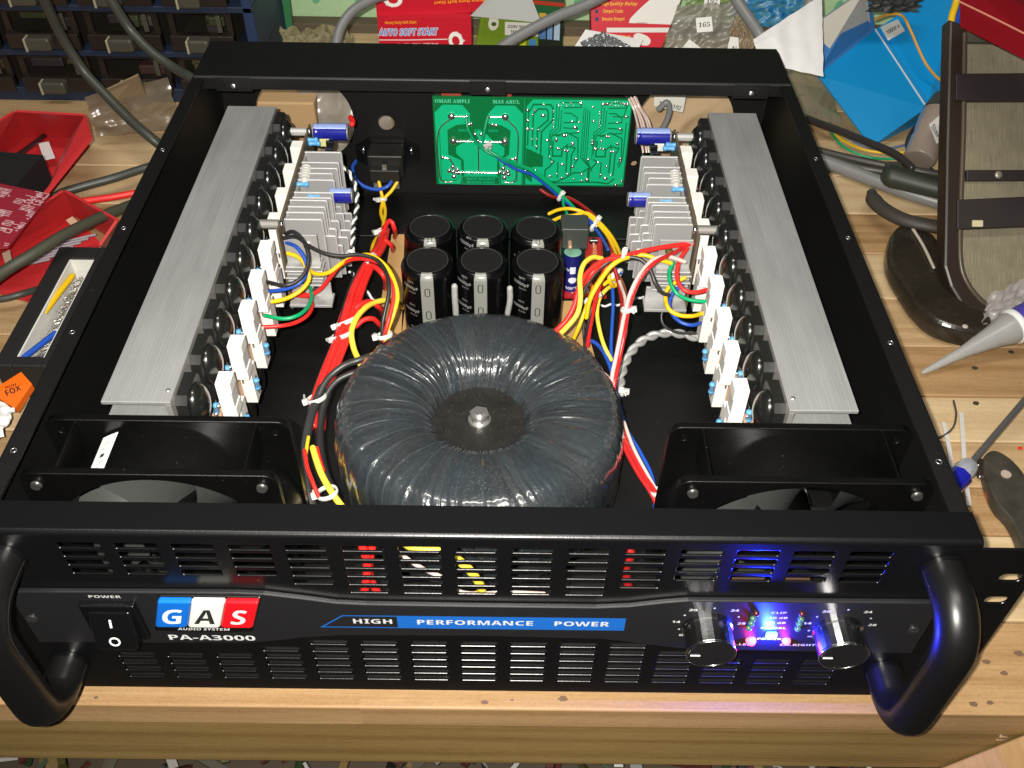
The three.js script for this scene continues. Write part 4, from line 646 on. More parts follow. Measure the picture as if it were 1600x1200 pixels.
W('blue', 0.0012, [[-0.0028, 0.0562, -0.43], ...sig([0.0006, -0.0022, 0.0012]).slice(5), [0.0598, 0.0501, -0.366], [0.0684, 0.0496, -0.352], [0.0761, 0.05, -0.338], [0.0812, 0.0509, -0.322], [0.0829, 0.0557, -0.305]]);
W('blue', 0.0010, [[0.0749, 0.0539, -0.338], [0.0682, 0.061, -0.335], [0.0613, 0.0605, -0.334], [0.0562, 0.059, -0.332]]);
W('dark_red', 0.0013, [[0.0375, 0.0414, -0.4], [0.046, 0.0389, -0.395], [0.058, 0.048, -0.38], [0.069, 0.0496, -0.366], [0.0785, 0.0509, -0.348], [0.084, 0.0507, -0.33], [0.0857, 0.0531, -0.31], [0.0843, 0.0599, -0.285]]);
for (const d of [0, 1]) W('yellow', 0.0013, [[0.0422, 0.0575, -0.345], [0.0489, 0.0575, -0.35], [0.0576, 0.056, -0.354], [0.0671, 0.0547, -0.352], [0.0761, 0.0534, -0.342], [0.0832, 0.0528, -0.328], [0.0869, 0.0548, -0.31], [0.0877, 0.0605, -0.29]].map((p, i) => [p[0] + d * 0.003, p[1] + d * (i < 3 ? -0.0045 : 0.0005), p[2] + d * 0.0022]));
add(amp, 'wire', tubePts([[0.0561, 0.0579, -0.315], [0.0559, 0.0597, -0.302]], 0.0016, 4, 8), copperBoard, 'bare copper end');
// right channel leads
W('red', 0.0016, [[0.1303, 0.097, -0.2573], [0.1169, 0.1, -0.2509], [0.1, 0.101, -0.2446], [0.0847, 0.101, -0.2383], [0.0718, 0.1, -0.2342], [0.0617, 0.097, -0.2263], [0.056, 0.092, -0.2162], [0.0534, 0.085, -0.2088], [0.0489, 0.078, -0.2036], [0.0409, 0.07, -0.2001], [0.034, 0.055, -0.2052]]);
W('pale_yellow', 0.0016, [[0.0715, 0.095, -0.2433], [0.0654, 0.099, -0.2392], [0.0593, 0.1, -0.2307], [0.0567, 0.097, -0.2206], [0.0571, 0.09, -0.2107], [0.0554, 0.082, -0.2051], [0.0489, 0.075, -0.1999], [0.0425, 0.068, -0.1982], [0.0361, 0.052, -0.2055]]);
W('red', 0.0016, [[0.0811, 0.098, -0.2396], [0.0708, 0.097, -0.2348], [0.0645, 0.093, -0.2302], [0.0606, 0.085, -0.2287], [0.0563, 0.07, -0.2284], [0.0519, 0.05, -0.2357]]);
W('grey', 0.0013, [[0.1139, 0.08, -0.2264], [0.1087, 0.084, -0.224], [0.1042, 0.09, -0.2259], [0.1006, 0.096, -0.2322], [0.0946, 0.1, -0.2366], [0.0848, 0.1, -0.2383], [0.074, 0.098, -0.2349], [0.0652, 0.09, -0.2308], [0.0577, 0.08, -0.2197], [0.0532, 0.07, -0.2129], [0.0479, 0.062, -0.2109]], 'black');
W('yellow', 0.0015, [[0.0909, 0.1, -0.2398], [0.0834, 0.1, -0.2364], [0.0767, 0.097, -0.233], [0.07, 0.088, -0.2289], [0.0644, 0.078, -0.2234], [0.0627, 0.066, -0.2201]]);
W('yellow', 0.0014, [[0.0892, 0.099, -0.2424], [0.0981, 0.1, -0.2406], [0.107, 0.098, -0.2388], [0.1147, 0.095, -0.2396]]);
W('ruby', 0.0014, [[0.1271, 0.096, -0.2565], [0.1154, 0.099, -0.2436], [0.1038, 0.1, -0.2336], [0.0956, 0.096, -0.2258], [0.0904, 0.09, -0.2175], [0.0867, 0.083, -0.2076], [0.0835, 0.076, -0.1919], [0.0805, 0.069, -0.1795], [0.0781, 0.062, -0.1701], [0.0764, 0.055, -0.1582], [0.0795, 0.046, -0.1484], [0.0854, 0.04, -0.1335], [0.0927, 0.037, -0.1157], [0.0992, 0.036, -0.1015], [0.1034, 0.03, -0.0899]], 'clear red');
W('clear', 0.0013, [[0.1234, 0.096, -0.2398], [0.1127, 0.099, -0.2409], [0.1033, 0.1, -0.2368], [0.0945, 0.0965, -0.227], [0.0887, 0.091, -0.2175], [0.0846, 0.084, -0.2063], [0.081, 0.077, -0.1907], [0.078, 0.07, -0.1784], [0.0757, 0.063, -0.1691], [0.0754, 0.055, -0.1608]], 'clear');
W('ruby', 0.0013, [[0.0777, 0.048, -0.1569], [0.0813, 0.042, -0.1367], [0.089, 0.038, -0.1167], [0.096, 0.036, -0.1024], [0.1013, 0.03, -0.0899]], 'clear red');
W('ruby', 0.0013, [[0.0803, 0.046, -0.1589], [0.0843, 0.04, -0.1385], [0.0916, 0.036, -0.1184], [0.0982, 0.034, -0.104], [0.1037, 0.028, -0.0905]], 'clear red'); W('clear', 0.0011, [[0.084, 0.04, -0.154], [0.0884, 0.038, -0.1353], [0.0952, 0.036, -0.1165], [0.1007, 0.034, -0.1027], [0.1059, 0.028, -0.0905]], 'clear'); W('clear', 0.0012, [[0.0857, 0.07, -0.2516], [0.088, 0.07, -0.2322], [0.0839, 0.068, -0.2037], [0.0802, 0.064, -0.1848], [0.0776, 0.058, -0.1687]], 'clear');
W('green', 0.0013, [[0.1165, 0.094, -0.241], [0.1137, 0.092, -0.235], [0.1135, 0.09, -0.2274], [0.1167, 0.087, -0.2205], [0.1232, 0.084, -0.2181], [0.1323, 0.083, -0.217], [0.1446, 0.082, -0.2184]]);
W('red', 0.0014, [[0.1264, 0.097, -0.2524], [0.1217, 0.095, -0.245], [0.1187, 0.092, -0.2364], [0.1189, 0.089, -0.2275], [0.1225, 0.087, -0.2225], [0.1286, 0.086, -0.2219], [0.1372, 0.085, -0.2258], [0.1471, 0.084, -0.2292]]);
W('yellow', 0.0014, [[0.1255, 0.082, -0.2414], [0.1198, 0.08, -0.2393], [0.1145, 0.077, -0.2358], [0.113, 0.074, -0.2292], [0.1148, 0.072, -0.2216], [0.1204, 0.07, -0.2191], [0.1287, 0.069, -0.2192], [0.1405, 0.067, -0.2261]]);
W('blue', 0.0013, [[0.125, 0.075, -0.2423], [0.1197, 0.072, -0.2394], [0.1167, 0.068, -0.2339], [0.1179, 0.065, -0.2261], [0.1228, 0.063, -0.2204], [0.1296, 0.062, -0.2186], [0.1392, 0.06, -0.2241]]);
W('grey', 0.0010, [[0.1203, 0.05, -0.2534], [0.1162, 0.045, -0.2492], [0.1172, 0.04, -0.2446], [0.1235, 0.036, -0.2421], [0.1345, 0.034, -0.2419], [0.1432, 0.034, -0.2428]], 'black');
add(amp, 'wire', twist([[0.0863, 0.02, -0.1974], [0.0877, 0.022, -0.2079], [0.0911, 0.024, -0.221], [0.097, 0.026, -0.2328], [0.1065, 0.027, -0.2433], [0.1189, 0.027, -0.2494], [0.1323, 0.026, -0.2502], [0.1464, 0.025, -0.2463]], 0.0018, 0.0016, 5, 0), wireM.silver, 'white signal wire');
add(amp, 'wire', twist([[0.0863, 0.02, -0.1974], [0.0877, 0.022, -0.2079], [0.0911, 0.024, -0.221], [0.097, 0.026, -0.2328], [0.1065, 0.027, -0.2433], [0.1189, 0.027, -0.2494], [0.1323, 0.026, -0.2502], [0.1464, 0.025, -0.2463]], 0.0018, 0.0016, 5, 3.1), wireM.silver, 'pale grey signal wire');
W('red', 0.0015, [[0.08, 0.09, -0.254], [0.0749, 0.085, -0.2457], [0.0712, 0.075, -0.2399], [0.0689, 0.06, -0.2373], [0.0674, 0.045, -0.2354], [0.0666, 0.03, -0.2329]]); W('dark_red', 0.0014, [[0.0816, 0.075, -0.2654], [0.0852, 0.068, -0.2541], [0.0871, 0.062, -0.2385], [0.0851, 0.056, -0.2202], [0.0819, 0.05, -0.2026], [0.0797, 0.045, -0.1817], [0.0809, 0.04, -0.1592], [0.0864, 0.036, -0.137], [0.0926, 0.034, -0.1191]]); W('yellow', 0.0014, [[0.0778, 0.08, -0.2589], [0.0731, 0.078, -0.2466], [0.0676, 0.07, -0.2414], [0.0639, 0.06, -0.2372], [0.0596, 0.05, -0.2296], [0.0564, 0.04, -0.2281]]);
W('blue', 0.0013, [[0.0842, 0.05, -0.2709], [0.0841, 0.044, -0.2564], [0.083, 0.036, -0.2426], [0.0821, 0.03, -0.2282], [0.0831, 0.026, -0.2067], [0.0847, 0.025, -0.1817], [0.0881, 0.024, -0.1623], [0.0952, 0.022, -0.1453], [0.1005, 0.02, -0.1298], [0.1015, 0.018, -0.1178], [0.1005, 0.016, -0.1051]]);
W('blue', 0.0014, [[0.0651, 0.03, -0.2373], [0.0696, 0.032, -0.2352], [0.0748, 0.032, -0.229], [0.0788, 0.031, -0.2184], [0.0816, 0.029, -0.2066], [0.0833, 0.027, -0.194]]);
W('pale_yellow', 0.0014, [[0.0866, 0.05, -0.2737], [0.0797, 0.052, -0.2656], [0.0747, 0.05, -0.2584], [0.0727, 0.046, -0.2485], [0.0738, 0.041, -0.2387], [0.0768, 0.036, -0.2266], [0.0815, 0.03, -0.2195]]);
W('yellow', 0.0015, [[0.0768, 0.07, -0.2704], [0.0795, 0.066, -0.2666], [0.0811, 0.06, -0.2639], [0.0848, 0.054, -0.2666], [0.0874, 0.056, -0.269], [0.0835, 0.06, -0.2667], [0.0771, 0.06, -0.2611]]);
W('brown', 0.0014, [[0.0823, 0.062, -0.2717], [0.0867, 0.062, -0.267], [0.0898, 0.06, -0.26], [0.0903, 0.06, -0.2442], [0.0878, 0.06, -0.2281], [0.0845, 0.058, -0.2088]]);
W('blue', 0.0016, [[0.0802, 0.058, -0.2803], [0.0851, 0.06, -0.2778], [0.0895, 0.058, -0.2763]]);
W('orange', 0.0016, [[0.067, 0.045, -0.2801], [0.07, 0.045, -0.2781], [0.0724, 0.042, -0.2769]]); W('red', 0.0018, [[0.0745, 0.055, -0.284], [0.0777, 0.053, -0.2838], [0.0792, 0.05, -0.2819]]); W('red', 0.0018, [[0.0782, 0.05, -0.2805], [0.0768, 0.046, -0.2742], [0.075, 0.04, -0.2732]]);
W('grey', 0.0011, [[0.0627, 0.06, -0.2462], [0.063, 0.045, -0.2417], [0.0648, 0.03, -0.2329], [0.0663, 0.02, -0.231]], 'black'); W('grey', 0.0011, [[0.0677, 0.06, -0.2385], [0.0656, 0.05, -0.2328], [0.0646, 0.035, -0.2337], [0.0651, 0.02, -0.2341]], 'black');
add(amp, 'wire', twist([[0.0756, 0.012, -0.2953], [0.0859, 0.012, -0.2962], [0.0974, 0.014, -0.2962], [0.1113, 0.018, -0.2997]], 0.0009, 0.0006, 4, 0), wireM.white, 'white signal wire');
for (const d of [0, 1, 2, 3, 4]) W('clear', 0.0009, [[0.1063, 0.1012, -0.435], [0.1104, 0.0949, -0.43], [0.1151, 0.0863, -0.428], [0.1191, 0.0742, -0.425], [0.1216, 0.0643, -0.418]].map((p, i) => [p[0] + (d - 2) * 0.0022 * (i < 2 ? 0.6 : 1), p[1] + 0.0006 * ((d * 3) % 5), p[2] + 0.001 * (d % 2)]), 'clear');
add(amp, 'connector', rb(0.012, 0.005, 0.006, 0.0005, ...[0.1179, 0.0812, -0.385]), epoxy);
// leads on the floor just behind the front panel
W('red', 0.0022, [[-0.0544, 0.1111, -0.03], [-0.0531, 0.0974, -0.022], [-0.0517, 0.0849, -0.02], [-0.0544, 0.0662, -0.018], [-0.0604, 0.0398, -0.02]]); W('red', 0.0020, [[-0.0465, 0.1015, -0.03], [-0.05, 0.0885, -0.024], [-0.052, 0.0712, -0.022], [-0.0486, 0.0576, -0.02]]);
W('pale_yellow', 0.0022, [[-0.0382, 0.0916, -0.03], [-0.0293, 0.092, -0.024], [-0.0165, 0.092, -0.022], [-0.007, 0.0858, -0.02], [-0.0002, 0.0756, -0.018], [0.0018, 0.0646, -0.018], [-0.0068, 0.0556, -0.02]]);
W('clear', 0.0012, [[-0.0369, 0.0838, -0.026], [-0.0263, 0.0782, -0.022], [-0.0171, 0.0738, -0.02], [-0.0081, 0.0644, -0.018], [0.0167, 0.0644, -0.018], [0.0324, 0.0604, -0.02]], 'pale pink'); W('dark_red', 0.0022, [[0.0647, 0.0937, -0.03], [0.0719, 0.092, -0.024], [0.0709, 0.0792, -0.022], [0.0748, 0.0602, -0.02]]);
for (const p of [[0.1262, 0.0882, -0.01], [0.1475, 0.0886, -0.01]]) { add(amp, 'lamp_board', rb(0.0150, 0.0012, 0.006, 0.0003, p[0], p[1] - 0.0014, p[2]), std([0.06, 0.03, 0.015], 0.6)); add(amp, 'lamp_pins', merge(Array.from({ length: 7 }, (_, k) => rb(0.0010, 0.0016, 0.0016, 0.0004, p[0] + (k - 3) * 0.0019, p[1], p[2] + 0.001))), wireM.orange); }
// cable ties
const tie = (p, r, ax, len = 0.006, tail = 0.5) => {
  const g = grp(amp, 'cable_tie'), q = new THREE.Group();
  const m = merge([new THREE.TorusGeometry(r, 0.0007, 6, 22).scale(1, 1, 2.2), rb(0.0036, 0.0034, 0.0036, 0.0006, r + 0.0014, 0.0006, 0, 2), rb(0.0012, len, 0.0022, 0.0004, r + 0.0016, len * tail, 0)]);
  add(g, 'strap', m, nylon); g.position.set(...p); g.rotation.set(...ax);
};
tie([-0.0805, 0.045, -0.3389], 0.0036, [1.2, 0.2, 2.6]); tie([-0.0889, 0.0242, -0.41], 0.0030, [1.2, 0, 2.2]); tie([-0.0822, 0.057, -0.2837], 0.0052, [0.4, 0.9, 0.8]); tie([-0.0914, 0.056, -0.2242], 0.0068, [1.0, 0.4, 2.8]); tie([-0.0928, 0.055, -0.2124], 0.0062, [1.1, 0.3, 2.4]); tie([-0.0608, 0.078, -0.1875], 0.0044, [1.2, 0.2, 3.0]);
tie([-0.1013, 0.05, -0.1615], 0.0058, [1.2, 0.3, 2.9], 0.009, 0.8); tie([-0.0863, 0.044, -0.0942], 0.0058, [1.3, 0.2, 2.9]); tie([-0.0912, 0.078, -0.2681], 0.0024, [1.3, 0.1, 1.7], 0.015, 0.1); tie([-0.0042, 0.062, -0.428], 0.0026, [0.6, 0.4, 1.2]); tie([0.0521, 0.0492, -0.379], 0.0032, [0.7, 0.9, 1.0]); tie([0.0762, 0.0512, -0.341], 0.0056, [0.6, 0.9, 1.0]); tie([0.0849, 0.1, -0.2403], 0.0030, [0.3, 1.3, 1.5], 0.009, 0.2); tie([0.0856, 0.083, -0.2081], 0.0032, [1.2, 0.2, 0.2]); tie([0.0872, 0.024, -0.197], 0.0022, [1.2, 0, 0.3]); tie([0.1, 0.037, -0.1035], 0.0040, [1.1, 0.3, 0.2]); tie([0.0666, 0.062, -0.2432], 0.0056, [0.9, 0.5, 0.4]); tie([0.0857, 0.058, -0.272], 0.0062, [0.5, 0.8, 1.9]);
// small supply parts right of the cans
{
  add(amp, 'relay', rb(0.019, 0.017, 0.018, 0.0008, ...[0.0592, 0.0613, -0.318]), std([0.045, 0.055, 0.05], 0.35));
  const c = grp(amp, 'electrolytic_capacitor'), p = [0.0584, 0.052, -0.3072];
  const t = cv(256, 256, (k, w, h) => { k.fillStyle = '#1b2068'; k.fillRect(0, 0, w, h); k.fillStyle = '#dfe3ee'; k.fillRect(118, 70, 26, 46); txt(k, '35V', 96, 92, 26, '#dfe3ee'); k.beginPath(); k.arc(132, 160, 20, 0, 7); k.fill(); txt(k, '105°C', 130, 215, 24, '#dfe3ee'); });
  add(c, 'sleeve', new THREE.CylinderGeometry(0.0064, 0.0064, 0.034, 28, 1, true, Math.PI, Math.PI * 2).translate(p[0], p[1] - 0.017, p[2]), std(0xffffff, 0.28, 0, { map: t }));
  add(c, 'top_cap', new THREE.LatheGeometry([[0, 0.0006], [0.0052, 0.0004], [0.0064, -0.0008]].map(q => new THREE.Vector2(...q)), 24).translate(p[0], p[1], p[2]), std([0.16, 0.34, 0.24], 0.4));
  const rt = cv(128, 256, (k, w, h) => { k.fillStyle = '#a32a26'; k.fillRect(0, 0, w, h); k.strokeStyle = '#7f1c1c'; k.lineWidth = 6; k.strokeRect(10, 10, w - 20, h - 20); k.save(); k.translate(64, 150); k.rotate(Math.PI / 2); txt(k, 'MODAR', 0, 0, 40, '#d9a070'); k.restore(); });
  const rbd = std(0xffffff, 0.4, 0, { map: rt });
  add(amp, 'soft_start_board', slab([0.069, 0.05, -0.3268], [0.0802, 0.05, -0.3271], [0.0796, 0.05, -0.2962], [0.0666, 0.05, -0.296], 0.0016), rbd, 'red printed board');
  const r2 = cv(256, 128, (k, w, h) => { k.fillStyle = '#a8201f'; k.fillRect(0, 0, w, h); txt(k, 'TERIMA', 128, 90, 44, '#f0c8b8'); });
  add(amp, 'soft_start_board', slab([0.0521, 0.02, -0.319], [0.0847, 0.02, -0.3242], [0.0843, 0.02, -0.296], [0.0523, 0.02, -0.2954], 0.0016), std(0xffffff, 0.4, 0, { map: r2 }), 'red printed board');
  const sp = [0.0741, 0.0512, -0.3207]; add(amp, 'screw', merge([new THREE.CylinderGeometry(0.0030, 0.0034, 0.0018, 18).translate(...sp), new THREE.BoxGeometry(0.005, 0.0006, 0.0008).translate(sp[0], sp[1] + 0.001, sp[2])]), chrome);
  add(amp, 'standoff', cyl(0.0025, 0.048, sp[0], 0.026, sp[2], 10), tin);
}

// ---------------------------------------------------------------- things around the amplifier
function crumple(a, b, c, d, amp_, seed, n = 26, fq = 5) { // a creased sheet spanned by four points
  const P = [a, b, c, d].map(V), nrm = new THREE.Vector3().crossVectors(P[1].clone().sub(P[0]), P[3].clone().sub(P[0])).normalize(), g = new THREE.PlaneGeometry(1, 1, n, n), p = g.attributes.position;
  for (let i = 0; i < p.count; i++) {
    const u = p.getX(i) + 0.5, v = 0.5 - p.getY(i), q = P[0].clone().multiplyScalar((1 - u) * (1 - v)).addScaledVector(P[1], u * (1 - v)).addScaledVector(P[2], u * v).addScaledVector(P[3], (1 - u) * v);
    const k = amp_ * (Math.abs(nz(u * fq + seed, v * fq, seed)) * 1.4 + 0.5 * Math.abs(nz(u * fq * 2.3, v * fq * 2.3 + seed, 3)) - 0.4); q.addScaledVector(nrm, k).add(new THREE.Vector3(nz(v * 7, seed, 1), 0, nz(u * 7, seed, 2)).multiplyScalar(amp_ * 0.5)); p.setXYZ(i, q.x, q.y, q.z);
  }
  g.computeVertexNormals(); return g;
}
const film = (c, t = 0.7, r = 0.25) => std(c, r, 0, { transmission: t, thickness: 0, side: THREE.DoubleSide });
const one = (name, label, cat, geo, m, group) => tagMesh(name, label, cat, geo, m, group);
const print = (w, h, draw, rough = 0.4) => std(0xffffff, rough, 0, { map: cv(w, h, draw) });

// parts cabinet with small drawers
{
  const c = thing('parts_cabinet', 'dark blue cabinet of small smoky drawers at the back left', 'parts cabinet'), zf = -0.63;
  const blue = std([0.012, 0.022, 0.050], 0.5), smoke = std([0.020, 0.015, 0.012], 0.35), inner = std([0.028, 0.022, 0.017], 0.6), tabM = std([0.065, 0.062, 0.046], 0.35), lip = std([0.36, 0.33, 0.24], 0.3);
  const xr = [-0.231, 0.0657, -0.63][0], e = [[-0.2442, 0.0593, -0.63][0], [-0.3129, 0.0583, -0.63][0], [-0.3902, 0.0571, -0.63][0], [-0.4669, 0.056, -0.63][0], [-0.5437, 0.0548, -0.63][0], [-0.6206, 0.0537, -0.63][0]];
  const rows = [[[-0.372, 0.0782, -0.63][1], [-0.3826, 0.0421, -0.63][1]], [[-0.3852, 0.0331, -0.63][1], [-0.3955, -0.0016, -0.63][1]], [[-0.3589, 0.1226, -0.63][1], [-0.37, 0.0848, -0.63][1]]];
  const top = 0.24, W0 = e[5] - 0.02, wid = xr + 0.006 - W0;
  add(c, 'back_panel', box(wid, top + 0.012, 0.004, (W0 + xr + 0.006) / 2, (top - 0.012) / 2, zf - 0.11), blue);
  for (const y of [(rows[0][0] + rows[2][1]) / 2, (rows[0][1] + rows[1][0]) / 2, -0.005]) add(c, 'shelf', rb(wid, y < 0 ? 0.014 : 0.006, 0.112, 0.001, (W0 + xr + 0.006) / 2, y, zf - 0.052), blue);
  add(c, 'side_post', rb(0.010, top + 0.012, 0.112, 0.0015, xr, (top - 0.012) / 2, zf - 0.052), std([0.016, 0.035, 0.095], 0.5));
  for (const [yt, yb] of rows) for (let i = 0; i < 5; i++) {
    const x1 = e[i] - 0.004, x0 = e[i + 1] + 0.005, w = x1 - x0, h = yt - yb, xm = (x0 + x1) / 2, d = grp(c, 'drawer');
    add(d, 'drawer_front', merge([rb(w, h * 0.42, 0.010, 0.001, xm, yb + h * 0.21, zf + 0.001), rb(0.006, h, 0.006, 0.001, x0 + 0.003, yb + h / 2, zf - 0.002), rb(0.006, h, 0.006, 0.001, x1 - 0.003, yb + h / 2, zf - 0.002), rb(w, 0.002, 0.006, 0.0005, xm, yt - 0.001, zf - 0.002)]), smoke);
    add(d, 'drawer_box', merge([box(w - 0.004, 0.002, 0.095, xm, yb + 0.003, zf - 0.05), box(0.0015, h * 0.9, 0.095, x0 + 0.003, yb + h * 0.45, zf - 0.05), box(0.0015, h * 0.9, 0.095, x1 - 0.003, yb + h * 0.45, zf - 0.05)]), inner);
    add(d, 'window_edge', rb(0.0045, h * 0.46, 0.0035, 0.0008, x1 - 0.012, yb + h * 0.70, zf + 0.001), tabM);
    add(d, 'pull', merge([rb(w * 0.34, h * 0.36, 0.012, 0.003, xm - 0.002, yb + h * 0.22, zf + 0.009)]), tabM);
    add(d, 'pull_glint', rb(0.0022, h * 0.36, 0.0128, 0.001, xm - 0.002 - w * 0.17, yb + h * 0.22, zf + 0.0095), lip);  // pale strip paints a glint down the left side of the pull
    const q = rng(i * 7 + Math.round(yt * 1e4)); for (let k = 0; k < 5; k++) add(d, 'contents', rb(0.012 + 0.02 * q(), 0.010, 0.012, 0.002, x0 + 0.012 + (w - 0.03) * q(), yb + 0.010 + 0.012 * q(), zf - 0.015 - 0.05 * q()), std([[0.06, 0.03, 0.025], [0.045, 0.05, 0.02], [0.09, 0.065, 0.03], [0.035, 0.028, 0.03], [0.07, 0.065, 0.05]][Math.floor(q() * 5)], 0.5));
  }
  one('green_folder', 'plain dark green plastic sheet standing beside the parts cabinet', 'folder', slab([-0.2573, 0.0558, -0.74], [-0.2172, 0.0564, -0.74], [-0.2184, 0.009, -0.74], [-0.2591, 0.0084, -0.74], 0.004), std([0.035, 0.20, 0.075], 0.45));
  one('paper_bag', 'crumpled olive brown bag below the patterned wall behind the amplifier', 'bag', crumple([-0.2179, 0.0334, -0.69], [-0.1501, 0.037, -0.69], [-0.1365, 0.0175, -0.64], [-0.2144, 0.0163, -0.64], 0.016, 3), std([0.22, 0.19, 0.10], 0.7));
}
// cables
const cable = (name, label, m, r, pts) => one(name, label, 'cable', tubePts(pts, r, 8, 12), m);
const greyCable = std([0.20, 0.20, 0.20], 0.38), darkCable = std([0.050, 0.055, 0.045], 0.42);
cable('power_cable', 'thick dark cable hanging past the cabinet drawers nearest the left edge', darkCable, 0.0042, [[-0.3642, 0.1551, -0.52], [-0.3669, 0.1273, -0.53], [-0.3675, 0.0934, -0.54], [-0.3582, 0.0634, -0.54], [-0.3414, 0.0473, -0.53], [-0.3212, 0.0337, -0.515], [-0.2998, 0.0228, -0.5], [-0.2883, 0.0103, -0.5]]);
cable('power_cable', 'thick dark cable running from the cabinet top to the rear left amplifier corner', darkCable, 0.0042, [[-0.3277, 0.1437, -0.55], [-0.3206, 0.1205, -0.55], [-0.3116, 0.0963, -0.55], [-0.2946, 0.0819, -0.54], [-0.2755, 0.0733, -0.53], [-0.2529, 0.0722, -0.51], [-0.2389, 0.0637, -0.5]]);
cable('grey_cable', 'grey cable curving up in front of the patterned wall, left of the red cartons', greyCable, 0.0046, [[-0.1529, 0.0438, -0.6], [-0.1486, 0.0614, -0.61], [-0.1441, 0.0715, -0.62], [-0.1349, 0.0805, -0.63], [-0.1207, 0.086, -0.64], [-0.1005, 0.0905, -0.65]]);
cable('grey_cable', 'grey cable slanting across the green package and the dark carton', greyCable, 0.0050, [[-0.0037, 0.0651, -0.58], [0.0106, 0.072, -0.59], [0.0307, 0.0797, -0.6], [0.0538, 0.0874, -0.61], [0.08, 0.094, -0.62], [0.106, 0.1037, -0.63]]);
cable('grey_cable', 'grey cable looping behind the rear right corner over the white paper', greyCable, 0.0050, [[0.2028, 0.1232, -0.6], [0.2099, 0.1123, -0.59], [0.2205, 0.102, -0.575], [0.2296, 0.093, -0.56], [0.2381, 0.0805, -0.55], [0.2434, 0.0726, -0.54], [0.2503, 0.0762, -0.54], [0.2603, 0.0855, -0.55], [0.2678, 0.0958, -0.565], [0.2716, 0.1074, -0.58], [0.2726, 0.1242, -0.6]]);
cable('power_cable', 'dark cable leaving the amplifier left side behind the peaked red bin', darkCable, 0.0036, [[-0.376, 0, -0.4324], [-0.3662, 0.002, -0.4448], [-0.35, 0.003, -0.4543], [-0.3285, 0.004, -0.4651], [-0.3071, 0.004, -0.4807], [-0.2842, 0.004, -0.4957]]);
cable('red_cable', 'short red cable between the peaked red bin and the amplifier side', wireM.red, 0.0030, [[-0.3595, 0, -0.431], [-0.3427, 0, -0.437], [-0.3255, 0, -0.4421], [-0.3059, 0, -0.4493], [-0.2858, 0, -0.4556]]);
cable('power_cable', 'thick olive black cable lying across the peaked red bin', std([0.060, 0.060, 0.040], 0.45), 0.0043, [[-0.3588, 0.03, -0.2834], [-0.3474, 0.032, -0.3028], [-0.3326, 0.034, -0.3208], [-0.3206, 0.034, -0.3406], [-0.3099, 0.03, -0.3627], [-0.2993, 0.024, -0.3868], [-0.2833, 0.014, -0.4196], [-0.2659, 0.006, -0.447]]);
cable('power_cable', 'thin dark cable end lying in front of the peaked red bin', darkCable, 0.0026, [[-0.3745, 0, -0.3062], [-0.3615, 0, -0.3094], [-0.3516, 0, -0.3149], [-0.3446, -0.004, -0.3252]]);
